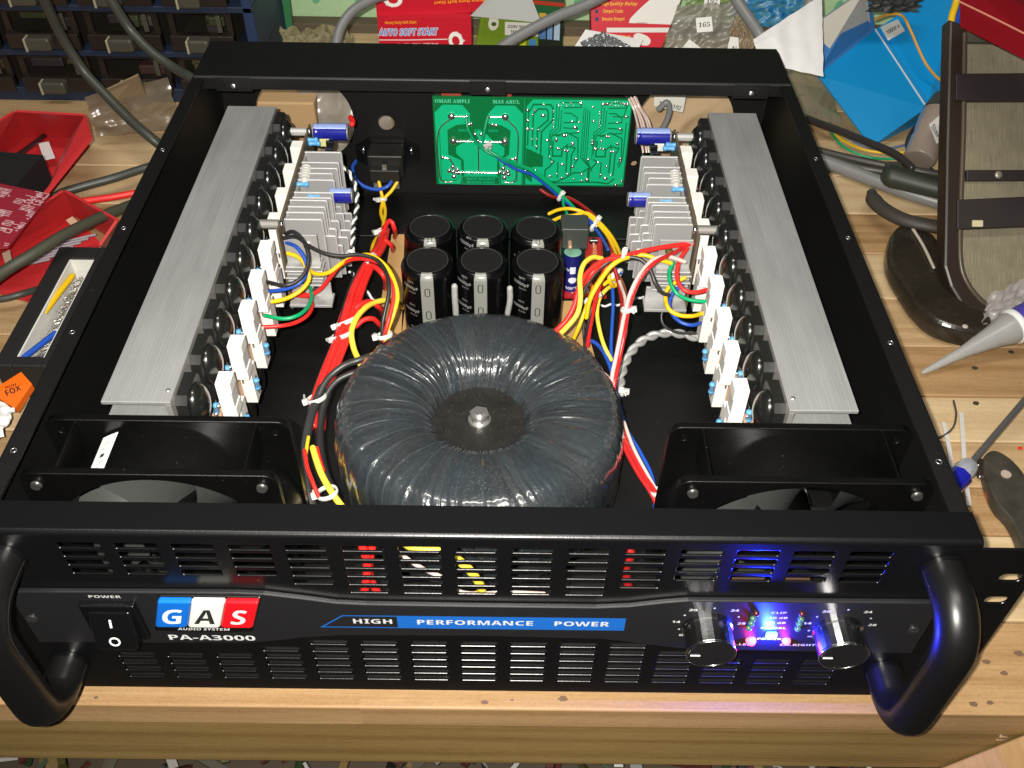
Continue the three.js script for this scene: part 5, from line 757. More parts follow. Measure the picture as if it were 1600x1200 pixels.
// red storage bins at the left
{
  const red = std([0.66, 0.035, 0.04], 0.42, 0, { transmission: 0.2, thickness: 0 });
  const b = thing('storage_bin', 'open red plastic bin with rounded corner, nearest the cabinet', 'bin');
  add(b, 'back_wall', slab([-0.4218, 0.034, -0.5217], [-0.3596, 0.034, -0.5168], [-0.3955, -0.008, -0.5519], [-0.4388, -0.008, -0.553], 0.002), red);
  add(b, 'right_wall', slab([-0.3596, 0.034, -0.5168], [-0.3459, 0.03, -0.4855], [-0.3616, 0.022, -0.4122], [-0.3971, -0.008, -0.5496], 0.002), red); add(b, 'side_face', slab([-0.3459, 0.03, -0.4855], [-0.3785, -0.011, -0.5461], [-0.3894, -0.011, -0.454], [-0.3616, 0.022, -0.4122], 0.002), red);
  add(b, 'left_wall', slab([-0.4218, 0.034, -0.5217], [-0.4388, -0.008, -0.553], [-0.4568, -0.008, -0.4795], [-0.451, 0.034, -0.4528], 0.002), red);
  add(b, 'floor', slab([-0.4429, -0.009, -0.5569], [-0.3958, -0.009, -0.5536], [-0.3883, -0.009, -0.4435], [-0.4591, -0.009, -0.4437], 0.002), red);
  const t = thing('storage_bin', 'open red plastic bin with a peaked corner under the olive black cable', 'bin');
  add(t, 'left_wall', slab([-0.3416, 0.03, -0.4061], [-0.3518, -0.008, -0.426], [-0.3939, -0.008, -0.3608], [-0.381, 0.03, -0.3274], 0.002), red); add(t, 'right_wall', slab([-0.3416, 0.03, -0.4061], [-0.2871, 0.03, -0.3666], [-0.3128, -0.008, -0.3964], [-0.3518, -0.008, -0.426], 0.002), red);
  add(t, 'floor', slab([-0.3534, -0.009, -0.4283], [-0.3186, -0.009, -0.3907], [-0.3508, -0.009, -0.3174], [-0.4106, -0.009, -0.3393], 0.002), red);
  add(t, 'outer_wall', slab([-0.2871, 0.03, -0.3666], [-0.3111, -0.01, -0.417], [-0.3131, -0.01, -0.3819], [-0.2959, 0.022, -0.3462], 0.002), red);
  one('marker_pen', 'thin dark rod lying in the red bin nearest the cabinet', 'rod', tubePts([[-0.4165, 0.012, -0.4835], [-0.4155, 0.006, -0.5102], [-0.4143, 0, -0.5401]], 0.0022, 4, 10), std([0.03, 0.012, 0.012], 0.4));
  one('paper_tag', 'white notched paper tag lying in the red bin nearest the cabinet', 'paper tag', slab([-0.4139, 0.001, -0.5251], [-0.4059, 0.001, -0.5286], [-0.391, 0.001, -0.502], [-0.3991, 0.001, -0.4976], 0.0006), std([0.72, 0.72, 0.70], 0.6));
  one('black_box', 'matte black box lying over the left edge of the red bin', 'box', slab([-0.4438, 0.034, -0.4609], [-0.3734, 0.034, -0.4528], [-0.3789, 0.034, -0.4091], [-0.4344, 0.034, -0.4132], 0.03), std([0.006, 0.005, 0.006], 0.8));
  const foil = print(512, 512, (x, w, h) => {
    x.fillStyle = '#9a2b3a'; x.fillRect(0, 0, w, h); const r = rng(8); x.strokeStyle = '#d9b3b8'; x.fillStyle = '#d9b3b8';
    for (let k = 0; k < 60; k++) { const a = r() * w, b = r() * h, l = 30 + r() * 60; x.lineWidth = 6; x.beginPath(); if (r() < 0.5) { for (let m = 0; m < 4; m++) { x.moveTo(a, b + m * 14); x.lineTo(a + l, b + m * 14); } } else { x.moveTo(a, b); x.lineTo(a + l, b); x.lineTo(a + l, b + l * 0.6); x.lineTo(a + l * 0.4, b + l * 0.6); } x.stroke(); for (let m = 0; m < 3; m++) { x.beginPath(); x.arc(a + r() * 50, b + r() * 50, 6, 0, 7); x.fill(); } }
  }, 0.3);
  one('printed_sheet', 'maroon printed circuit sheet with pale tracks between the two red bins', 'circuit sheet', slab([-0.4311, 0.036, -0.4195], [-0.3464, 0.036, -0.3934], [-0.3536, 0.036, -0.3254], [-0.4051, 0.036, -0.3128], 0.0016), foil);
  one('tape_piece', 'cream masking tape piece on the bin wall under the olive black cable', 'tape', slab([-0.3412, 0.012, -0.3925], [-0.3378, 0.012, -0.3978], [-0.331, 0.012, -0.391], [-0.334, 0.012, -0.3848], 0.0006), std([0.62, 0.42, 0.28], 0.6));
  one('tape_piece', 'cream wrapper scrap beside the cable near the left photograph edge', 'tape', slab([-0.3821, 0.004, -0.3585], [-0.378, 0.004, -0.3635], [-0.3706, 0.004, -0.349], [-0.3734, 0.004, -0.3434], 0.002), std([0.60, 0.46, 0.34], 0.6));
  one('resistor_strip', 'taped strip of small parts lying below the olive black cable', 'component strip', merge(Array.from({ length: 7 }, (_, k) => { const a = [-0.3578, 0.002, -0.3471], b = [-0.3325, 0.002, -0.3798], f = k / 6; return tubePts([[a[0] + (b[0] - a[0]) * f - 0.012, a[1], a[2] + (b[2] - a[2]) * f + 0.004], [a[0] + (b[0] - a[0]) * f + 0.014, a[1] + 0.001, a[2] + (b[2] - a[2]) * f - 0.006]], 0.0011, 3, 6); })), std([0.26, 0.22, 0.25], 0.4));
}
// tray of clipped leads
{
  const t = thing('lead_tray', 'long black tray lined in white and filled with clipped component leads', 'tray'), blk = std([0.012, 0.011, 0.011], 0.6), wh = std([0.74, 0.73, 0.68], 0.55);
  const xl = [-0.3297, 0.018, -0.3492][0], xr = [-0.2919, 0.018, -0.3484][0], zb = [-0.3166, 0.018, -0.3495][2], zf = [-0.3205, 0.018, -0.2185][2], xi = [-0.3177, 0.018, -0.3352][0], xj = [-0.2986, 0.018, -0.334][0], zi = [-0.3096, 0.018, -0.3353][2], zk = [-0.3198, 0.018, -0.2278][2];
  add(t, 'rim', merge([rb(xi - xl, 0.03, zf - zb, 0.001, (xl + xi) / 2, 0.0035, (zb + zf) / 2), rb(xr - xj, 0.03, zf - zb, 0.001, (xr + xj) / 2, 0.0035, (zb + zf) / 2), rb(xj - xi, 0.03, zi - zb, 0.001, (xi + xj) / 2, 0.0035, (zb + zi) / 2), rb(xj - xi, 0.03, zf - zk, 0.001, (xi + xj) / 2, 0.0035, (zf + zk) / 2)]), blk);
  add(t, 'liner', merge([box(0.001, 0.027, zk - zi, xi + 0.0006, 0.0035, (zi + zk) / 2), box(0.001, 0.027, zk - zi, xj - 0.0006, 0.0035, (zi + zk) / 2), box(xj - xi - 0.0022, 0.027, 0.001, (xi + xj) / 2, 0.0035, zi + 0.0006), box(xj - xi - 0.0022, 0.001, zk - zi - 0.0014, (xi + xj) / 2, -0.008, (zi + zk) / 2)]), wh);
  const N = 2200, lead = new THREE.InstancedMesh(new THREE.CylinderGeometry(0.00032, 0.00032, 1, 5), std([0.62, 0.60, 0.57], 0.3, 0.9), N), q = rng(55), m4 = new THREE.Matrix4(), qu = new THREE.Quaternion();
  lead.name = 'clipped_leads'; lead.userData.kind = 'stuff';
  for (let i = 0; i < N; i++) { qu.setFromEuler(new THREE.Euler(Math.PI / 2 + (q() - 0.5) * 0.5, 0, q() * Math.PI * 2, 'YXZ')); qu.premultiply(new THREE.Quaternion().setFromAxisAngle(new THREE.Vector3(0, 1, 0), q() * 6.28)); const f = q(); m4.compose(new THREE.Vector3(xi + 0.006 + (xj - xi - 0.010) * (0.30 + 0.70 * Math.sqrt(q())), -0.006 + 0.013 * q(), zi + 0.010 + (zk - zi - 0.014) * f), qu, new THREE.Vector3(1, 0.008 + 0.014 * q(), 1)); lead.setMatrixAt(i, m4); }
  lead.castShadow = lead.receiveShadow = true; t.add(lead);
  one('yellow_stick', 'yellow wire sleeve lying on the clipped leads in the tray', 'sleeve', tubePts([[-0.3121, 0.013, -0.3208], [-0.3152, 0.013, -0.3006], [-0.3179, 0.013, -0.2791]], 0.0022, 4, 8), wireM.yellow);
  one('blue_stick', 'blue wire sleeve lying on the clipped leads in the tray', 'sleeve', tubePts([[-0.303, 0.013, -0.2568], [-0.3099, 0.013, -0.2435], [-0.3168, 0.013, -0.23]], 0.0021, 4, 8), wireM.blue);
  // glue packet
  const pk = thing('glue_packet', 'white and orange glue packet at the left below the lead tray', 'packet');
  add(pk, 'orange_end', slab([-0.3213, 0.02, -0.192], [-0.3059, 0.022, -0.2091], [-0.2962, 0.02, -0.2], [-0.3017, 0.016, -0.1819], 0.006), print(256, 256, (x, w, h) => { x.fillStyle = '#e8640c'; x.fillRect(0, 0, w, h); txt(x, 'lem', 140, 100, 50, '#2a1a12', { w: '', rot: 0.55 }); txt(x, 'FOX', 120, 155, 72, '#1c1512', { rot: 0.55 }); }));
  add(pk, 'white_body', crumple([-0.3448, 0.016, -0.2031], [-0.3015, 0.016, -0.1813], [-0.3052, 0.012, -0.1412], [-0.3486, 0.012, -0.1509], 0.005, 7), print(256, 256, (x, w, h) => { x.fillStyle = '#d8d8d6'; x.fillRect(0, 0, w, h); x.fillStyle = '#9a9a98'; for (let k = 0; k < 9; k++) x.fillRect(130, 20 + k * 10, 80, 3); }));
}
// cartons along the back
{
  const AS = (x, y, s, o = {}) => { txt(x, 'AUTO SOFT START', 0 + y[0], y[1], s, '#5b86d6', { stroke: '#eef2fb', lw: 9, skew: -0.18, ...o }); };
  const burst = (x, px, py, s) => { x.save(); x.translate(px, py); x.scale(s, s); x.fillStyle = '#e9e7e0'; x.beginPath(); for (let k = 0; k < 18; k++) { const a = k / 18 * 6.283, r = k % 2 ? 62 : 100 + 25 * Math.sin(k * 3); x.lineTo(Math.cos(a) * r, Math.sin(a) * r); } x.fill(); x.strokeStyle = '#fbfaf6'; x.lineWidth = 34; x.beginPath(); x.ellipse(0, 0, 60, 52, 0.5, 0, 7); x.stroke(); x.strokeStyle = '#a9a7a0'; x.lineWidth = 3; x.beginPath(); x.ellipse(0, 0, 78, 70, 0.5, 0, 7); x.stroke(); x.beginPath(); x.ellipse(0, 0, 42, 35, 0.5, 0, 7); x.stroke(); x.fillStyle = '#d0182c'; x.beginPath(); x.ellipse(0, 0, 40, 33, 0.5, 0, 7); x.fill(); x.restore(); };
  const boxPrint = flipd => print(1024, flipd ? 420 : 560, (x, w, h) => {
    x.fillStyle = '#cf1830'; x.fillRect(0, 0, w, h); if (flipd) { x.translate(w, h); x.rotate(Math.PI); }
    x.fillStyle = '#eceae4'; x.beginPath(); x.moveTo(w * 0.80, h); x.lineTo(w, h * 0.45); x.lineTo(w, h); x.fill();
    burst(x, w * (flipd ? 0.86 : 0.83), h * (flipd ? 0.42 : 0.34), flipd ? 1.0 : 1.05);
    txt(x, 'Heavy Duty Soft Start', flipd ? 330 : 250, flipd ? 120 : 30, flipd ? 42 : 34, '#ffb320'); AS(x, [330, flipd ? 200 : 110], flipd ? 74 : 76); x.fillStyle = '#f0e9e4'; x.fillRect(0, flipd ? 255 : 172, w * 0.74, 8);
    txt(x, 'Contact relay 10A - 220 V - 2200 Watt', 340, flipd ? 295 : 218, 36, '#f4dcd8'); txt(x, 'High Quality Relay', 330, flipd ? 345 : 290, 46, '#f3c228'); txt(x, 'Desain Simpel', 280, 360, 46, '#f3c228'); x.fillStyle = '#2b2560'; x.fillRect(50, flipd ? 325 : 270, 46, 40);
  });
  const lo = thing('red_carton', 'red and white printed carton standing upright, lower of the left stack', 'carton');
  add(lo, 'printed_box', slab([-0.1205, 0.0467, -0.69], [-0.0275, 0.05, -0.69], [-0.0274, -0.0204, -0.69], [-0.1224, -0.0218, -0.69], 0.035), boxPrint(false));
  const up = thing('red_carton', 'red printed carton turned upside down on top of the left stack', 'carton');
  add(up, 'printed_box', slab([-0.122, 0.0843, -0.7], [0.0015, 0.0898, -0.7], [0.0016, 0.0532, -0.7], [-0.1225, 0.0431, -0.7], 0.035), boxPrint(true));
  const rc = thing('red_carton', 'red and white printed carton leaning right of the dark carton', 'carton');
  add(rc, 'printed_box', slab([0.0882, 0.0935, -0.7], [0.1873, 0.095, -0.7], [0.1621, 0.0197, -0.68], [0.0944, 0.0186, -0.68], 0.03), print(1024, 900, (x, w, h) => {
    x.fillStyle = '#cf1830'; x.fillRect(0, 0, w, h); x.fillStyle = '#ebe9e3'; x.beginPath(); x.moveTo(w, 0); x.lineTo(w * 0.80, h * 0.2); x.quadraticCurveTo(w * 0.62, h * 0.42, w * 0.55, h * 0.62); x.lineTo(w, h * 0.64); x.fill(); burst(x, w * 0.80, h * 0.22, 0.9);
    txt(x, 'Contact relay 10A - 220 V', 300, 270, 46, '#f4dcd8'); txt(x, 'High Quality Relay', 380, 350, 50, '#f3c228'); txt(x, 'Simpel Train', 330, 430, 50, '#f3c228'); txt(x, 'Desain Simpel', 330, 515, 50, '#f3c228'); x.fillStyle = '#2b2560'; for (const y of [410, 495]) x.fillRect(60, y, 50, 42);
    x.fillStyle = '#e6e4de'; x.fillRect(230, 610, w, 52); x.fillStyle = '#cf1830'; x.fillRect(0, 662, w, h); txt(x, 'Heavy Duty Soft Start', 330, 710, 50, '#ffb320'); x.fillStyle = '#e9e7e0'; x.beginPath(); x.ellipse(760, 740, 130, 60, 0.3, 0, 7); x.fill(); txt(x, 'Contact', 720, 560, 30, '#8a2030');
  }));
  one('card_sheet', 'plain grey card sheet leaning between the red carton and the dark carton', 'card', slab([-0.0274, 0.058, -0.675], [0.0054, 0.0906, -0.68], [0.025, 0.0909, -0.68], [0.042, 0.0542, -0.67], 0.001), std([0.42, 0.43, 0.42], 0.6));
  one('green_package', 'olive green printed package with white label behind the amplifier', 'package', slab([-0.0171, 0.0556, -0.685], [0.0397, 0.0539, -0.685], [0.04, 0.0044, -0.685], [-0.0268, 0.0034, -0.685], 0.008), print(512, 440, (x, w, h) => { x.fillStyle = '#6d8a1e'; x.fillRect(0, 0, w, h); const r = rng(3); for (let i = 0; i < 1500; i++) { x.fillStyle = r() < 0.5 ? 'rgba(90,120,20,.5)' : 'rgba(130,155,50,.4)'; x.fillRect(r() * w, r() * h, 8, 5); } x.fillStyle = '#d5d8cc'; x.beginPath(); x.ellipse(110, 70, 44, 70, 0, 0, 7); x.fill(); x.fillStyle = '#45511c'; x.beginPath(); x.ellipse(112, 85, 22, 18, 0, 0, 7); x.fill(); x.fillStyle = '#dcdcd6'; x.fillRect(210, 60, 300, 120); txt(x, '220V 50Hz', 330, 100, 40, '#444'); txt(x, '14A 60W', 330, 145, 36, '#555'); for (let k = 0; k < 3; k++) { x.fillStyle = ['#d9dba0', '#b9c92c', '#3f86c0'][k]; x.fillRect(250 + k * 90, 210, 62, 110); } }));
  one('dark_carton', 'dark green carton with a red top edge and blue labels', 'carton', slab([0.018, 0.065, -0.7], [0.0651, 0.0612, -0.7], [0.0657, -0.0027, -0.7], [0.0311, -0.0032, -0.7], 0.03), print(400, 560, (x, w, h) => { x.fillStyle = '#16241a'; x.fillRect(0, 0, w, h); x.fillStyle = '#b03a22'; x.fillRect(0, 0, w, 34); x.fillStyle = '#1f5a34'; x.fillRect(0, 36, w, 90); x.fillStyle = '#c6a93a'; x.fillRect(190, 105, 60, 40); x.fillStyle = '#4f79b4'; x.fillRect(180, 170, 70, 170); x.fillStyle = '#6e97c4'; x.fillRect(262, 170, 44, 170); x.fillStyle = '#a9bfd6'; x.fillRect(320, 170, 50, 170); }));
  one('white_flap', 'white torn card flap lying before the leaning red carton', 'card', slab([0.0843, 0.0553, -0.655], [0.1408, 0.0459, -0.655], [0.1289, 0.0281, -0.64], [0.0636, 0.0271, -0.64], 0.001), std([0.74, 0.73, 0.72], 0.6));
  one('antistatic_bag', 'silver grey antistatic bag lying on the white torn flap', 'bag', crumple([0.0784, 0.0494, -0.64], [0.1013, 0.0576, -0.645], [0.131, 0.0462, -0.635], [0.0934, 0.0378, -0.63], 0.008, 5), std([0.36, 0.37, 0.38], 0.22, 0.6));
  // labelled bags
  const tag = (s, rot = 0) => print(128, 128, (x, w, h) => { x.fillStyle = '#e8e8e4'; x.fillRect(0, 0, w, h); txt(x, s, 64, 64, 58, '#3c3c3c', { w: '', f: 'serif', rot, skew: -0.15 }); }, 0.6);
  const bag = (label, p, seed, col, tags, o = 0.62) => { const g = thing('plastic_bag', label, 'plastic bag'); add(g, 'film', crumple(...p, 0.008, seed), film(col, o, 0.3)); for (const [q, s] of tags) add(g, 'paper_label', slab(...q, 0.0005), tag(s)); return g; };
  bag('clear plastic bag with a paper label marked 165 behind the amplifier', [[0.17, 0.0781, -0.66], [0.2316, 0.0815, -0.66], [0.229, 0.0346, -0.63], [0.1553, 0.0335, -0.63]], 11, [0.52, 0.50, 0.44], [[[[0.185, 0.0761, -0.637], [0.1997, 0.0776, -0.637], [0.2024, 0.0653, -0.633], [0.1875, 0.0638, -0.633]], '165'], [[[0.1728, 0.0476, -0.628], [0.1806, 0.0588, -0.63], [0.1944, 0.0499, -0.628], [0.1874, 0.0402, -0.624]], '1M']]);
  bag('clear plastic bag with a paper label marked 192 over green contents', [[0.1795, 0.0891, -0.69], [0.2288, 0.0898, -0.69], [0.2262, 0.0602, -0.68], [0.1838, 0.0582, -0.68]], 12, [0.30, 0.42, 0.16], [[[[0.1961, 0.0861, -0.668], [0.2113, 0.0864, -0.668], [0.2116, 0.0733, -0.664], [0.1968, 0.0743, -0.664]], '192']], 0.4);
  bag('narrow clear bag with a paper label marked 14 beside the grey cable loop', [[0.2241, 0.0734, -0.65], [0.2454, 0.07, -0.65], [0.2411, 0.0333, -0.62], [0.213, 0.0329, -0.62]], 13, [0.55, 0.44, 0.28], [[[[0.218, 0.0633, -0.627], [0.226, 0.0622, -0.627], [0.2288, 0.0411, -0.617], [0.2143, 0.0409, -0.617]], '14']]);
  one('blue_sheet', 'teal blue printed sheet behind the grey cable loop', 'sheet', crumple([0.2339, 0.0696, -0.74], [0.3216, 0.0708, -0.74], [0.3182, 0.0303, -0.72], [0.2413, 0.0319, -0.72], 0.008, 21), print(256, 256, (x, w, h) => { x.fillStyle = '#2f7fb0'; x.fillRect(0, 0, w, h); const r = rng(12); for (let i = 0; i < 700; i++) { x.fillStyle = ['rgba(80,150,180,.4)', 'rgba(20,90,150,.4)', 'rgba(120,140,110,.3)'][i % 3]; x.fillRect(r() * w, r() * h, 16, 10); } }, 0.35));
  one('white_paper', 'large white paper sheet lying behind the rear right amplifier corner', 'paper', crumple([0.209, 0.115, -0.51], [0.2775, 0.125, -0.5756], [0.273, 0.085, -0.5074], [0.2175, 0.1, -0.5005], 0.0016, 23, 30, 1.4), std([0.84, 0.84, 0.83], 0.6));
  one('plastic_bag', 'empty brownish clear bag lying on the bench between amplifier and blue carton', 'plastic bag', crumple([0.2911, 0.004, -0.6878], [0.3319, 0.004, -0.6644], [0.3291, 0, -0.5785], [0.289, 0, -0.5966], 0.004, 31, 26, 2.4), film([0.50, 0.43, 0.32], 0.6, 0.3)).userData.category = 'plastic bag';
}
// blue carton
{
  const b = thing('blue_carton', 'bright blue carton lying open with a white sticker and torn patch', 'carton'), blue = std([0.0, 0.25, 0.58], 0.42), cream = std([0.60, 0.57, 0.50], 0.6);
  const E_ = [0.3064, 0.03, -0.6182], C_ = [0.3668, 0.055, -0.6648], A_ = [0.4035, 0.018, -0.5818], B_ = [0.3505, -0.006, -0.5513], F_ = [0.448, 0.012, -0.6314], G_ = [0.4933, 0.065, -0.7854];
  add(b, 'front_panel', slab(E_, C_, A_, B_, 0.0016), blue); add(b, 'side_panel', slab(C_, G_, F_, A_, 0.0016), std([0.0, 0.36, 0.90], 0.42));
  add(b, 'lower_panel', slab(B_, A_, F_, [F_[0], -0.0105, F_[2]], 0.001), blue);
  add(b, 'flap', slab([0.294, 0.075, -0.6295], [0.3397, 0.105, -0.6422], C_, E_, 0.0016), std([0.05, 0.20, 0.50], 0.5)); add(b, 'flap_lining', slab([0.2992, 0.0785, -0.6301], [0.336, 0.107, -0.6344], [0.3593, 0.0605, -0.6609], [0.3089, 0.0405, -0.6245], 0.0006), cream);
  add(b, 'edge_wear', tubePts([C_, A_], 0.0009, 10, 6), std([0.55, 0.62, 0.66], 0.7));
  add(b, 'sticker', slab([0.3703, 0.0585, -0.6629], [0.3902, 0.0605, -0.6761], [0.3945, 0.0555, -0.6618], [0.3747, 0.053, -0.6459], 0.0005), print(256, 160, (x, w, h) => { x.fillStyle = '#f2f2f0'; x.fillRect(0, 0, w, h); txt(x, '100SP F', 130, 84, 56, '#222'); }), 'white sticker');
  const on = (u, v) => [0, 1, 2].map(k => E_[k] + (C_[k] - E_[k]) * u + (B_[k] - E_[k]) * v + (k === 1 ? 0.0011 : 0.0003));
  add(b, 'torn_patch', merge([slab(on(0.39, 0.36), on(0.47, 0.33), on(0.53, 0.40), on(0.44, 0.45), 0.0005), slab(on(0.42, 0.31), on(0.50, 0.37), on(0.47, 0.43), on(0.41, 0.38), 0.0006), slab(on(0.48, 0.38), on(0.55, 0.37), on(0.52, 0.43), on(0.49, 0.42), 0.0004)]), std([0.50, 0.45, 0.36], 0.9));
  one('dark_clip', 'dark plastic part lying on top of the blue carton', 'plastic part', crumple([0.3373, 0.105, -0.6421], [0.403, 0.1, -0.6712], [0.3964, 0.08, -0.6478], [0.3453, 0.085, -0.6334], 0.010, 41), std([0.05, 0.055, 0.05], 0.5));
  cable('orange_wire', 'thin orange wire draped down the blue carton side', std([0.70, 0.36, 0.04], 0.4), 0.0013, [[0.3579, 0.072, -0.6493], [0.3739, 0.074, -0.6565], [0.3836, 0.074, -0.654], [0.3904, 0.066, -0.6416], [0.3968, 0.055, -0.625], [0.4032, 0.046, -0.6125], [0.4143, 0.036, -0.6084], [0.4241, 0.03, -0.6065]]);
  cable('yellow_cable', 'yellow cable rising above the left bar of the woven panel', wireM.yellow, 0.0028, [[0.361, 0.131, -0.5], [0.364, 0.1375, -0.51], [0.3683, 0.1436, -0.52], [0.3709, 0.1543, -0.53]]);
  cable('blue_cable', 'blue cable rising beside the yellow one at the woven panel', wireM.blue, 0.0024, [[0.3698, 0.1265, -0.51], [0.3734, 0.1332, -0.52], [0.3771, 0.1394, -0.53], [0.3787, 0.1503, -0.54]]);
  const rcse = thing('red_case', 'red plastic case lying across the top right corner', 'case'); add(rcse, 'lid', slab([0.3235, 0.2, -0.4329], [0.3716, 0.2, -0.336], [0.3779, 0.17, -0.3295], [0.3285, 0.17, -0.4167], 0.05), std([0.21, 0.006, 0.012], 0.3)); add(rcse, 'seam', tubePts([[0.3226, 0.187, -0.4192], [0.3395, 0.187, -0.3894], [0.3707, 0.187, -0.3299]], 0.0007, 6, 6), std([0.6, 0.22, 0.16], 0.4));
}
// leaning woven panel
{
  const g = thing('woven_panel', 'leaning panel of grey brown woven cloth in a dark frame with two dark crossbars', 'panel', [0, 0.017, -0.338]); g.rotation.x = -0.80279;
  const sh = p => new THREE.Shape(p.map(q => new THREE.Vector2(q[0], q[1])));
  const ext = (p, d, z, b = 0.0012) => new THREE.ExtrudeGeometry(sh(p), { depth: d, bevelEnabled: true, bevelSize: b, bevelThickness: b, bevelSegments: 2 }).translate(0, 0, z);
  const q = rng(3), cloth = dtex(512, 512, (u, v, i, j) => { const w = 0.5 + 0.5 * Math.sin(i * Math.PI / 4 + 1.5 * nz(u * 20, v * 20)) * Math.sin(j * Math.PI / 4); const b = 0.47 + 0.16 * (w - 0.5) + 0.10 * (q() - 0.5) + 0.06 * fbm(u * 5, v * 5, 3) + 0.07 * nz(u * 90, v * 3, 5); return [b * 1.03, b * 0.97, b * 0.80]; });
  const dk = std([0.022, 0.014, 0.010], 0.4), strapM = std([0.020, 0.014, 0.014], 0.55);
  const cg = ext([[0.3528, 0.1752], [0.4526, 0.1767], [0.4529, -0.0422], [0.3848, -0.0343], [0.3692, -0.0277], [0.358, -0.0152], [0.3511, 0.0002]], 0.002, 0, 0.0003); add(g, 'cloth', boxUV(cg, 18, 18), std(0xffffff, 0.85, 0, { map: cloth, bumpMap: cloth, bumpScale: 0.0004 }));
  add(g, 'frame', ext([[0.3444, 0.1849], [0.3542, 0.1812], [0.3531, 0.1076], [0.3516, 0.0027], [0.354, -0.0075], [0.3604, -0.0181], [0.3726, -0.0296], [0.3945, -0.0362], [0.4529, -0.0432], [0.453, -0.0543], [0.3897, -0.0479], [0.3678, -0.0399], [0.3546, -0.0279], [0.3458, -0.0135], [0.3413, 0.0011], [0.3424, 0.0928]], 0.011, -0.004, 0.002), dk);
  add(g, 'inner_edge', tubePts([[...[0.3542, 0.1762], 0.008], [...[0.3536, 0.1076], 0.008], [...[0.352, 0.0041], 0.008], [...[0.355, -0.0075], 0.008], [...[0.3624, -0.0191], 0.008], [...[0.375, -0.0296], 0.008], [...[0.4043, -0.0365], 0.008]], 0.0022, 8, 8), std([0.07, 0.055, 0.035], 0.35));
  add(g, 'top_bar', ext([[0.3528, 0.1802], [0.4526, 0.1787], [0.4526, 0.1718], [0.3528, 0.1723]], 0.008, -0.002), std([0.06, 0.055, 0.04], 0.6));
  add(g, 'crossbar', ext([[0.347, 0.1447], [0.4526, 0.1472], [0.4526, 0.1276], [0.3471, 0.1256]], 0.005, 0.006, 0.0006), strapM); add(g, 'crossbar', ext([[0.3484, 0.0499], [0.4528, 0.0562], [0.4528, 0.0347], [0.3485, 0.0289]], 0.005, 0.006, 0.0006), strapM);
  add(g, 'slot_plate', ext([[0.3581, 0.0739], [0.4527, 0.0753], [0.4527, 0.0684], [0.3581, 0.0666]], 0.003, 0.002, 0.0005), strapM);
  const s = [0.3815, 0.0709]; add(g, 'screw', new THREE.SphereGeometry(0.003, 12, 8).scale(1, 1, 0.5).translate(s[0], s[1], 0.0058), std([0.35, 0.32, 0.25], 0.4, 0.5));
  const s2 = [0.3626, 0.0325]; add(g, 'chip', rb(0.008, 0.005, 0.002, 0.0006, s2[0], s2[1], 0.0122), std([0.55, 0.48, 0.30], 0.7));
}
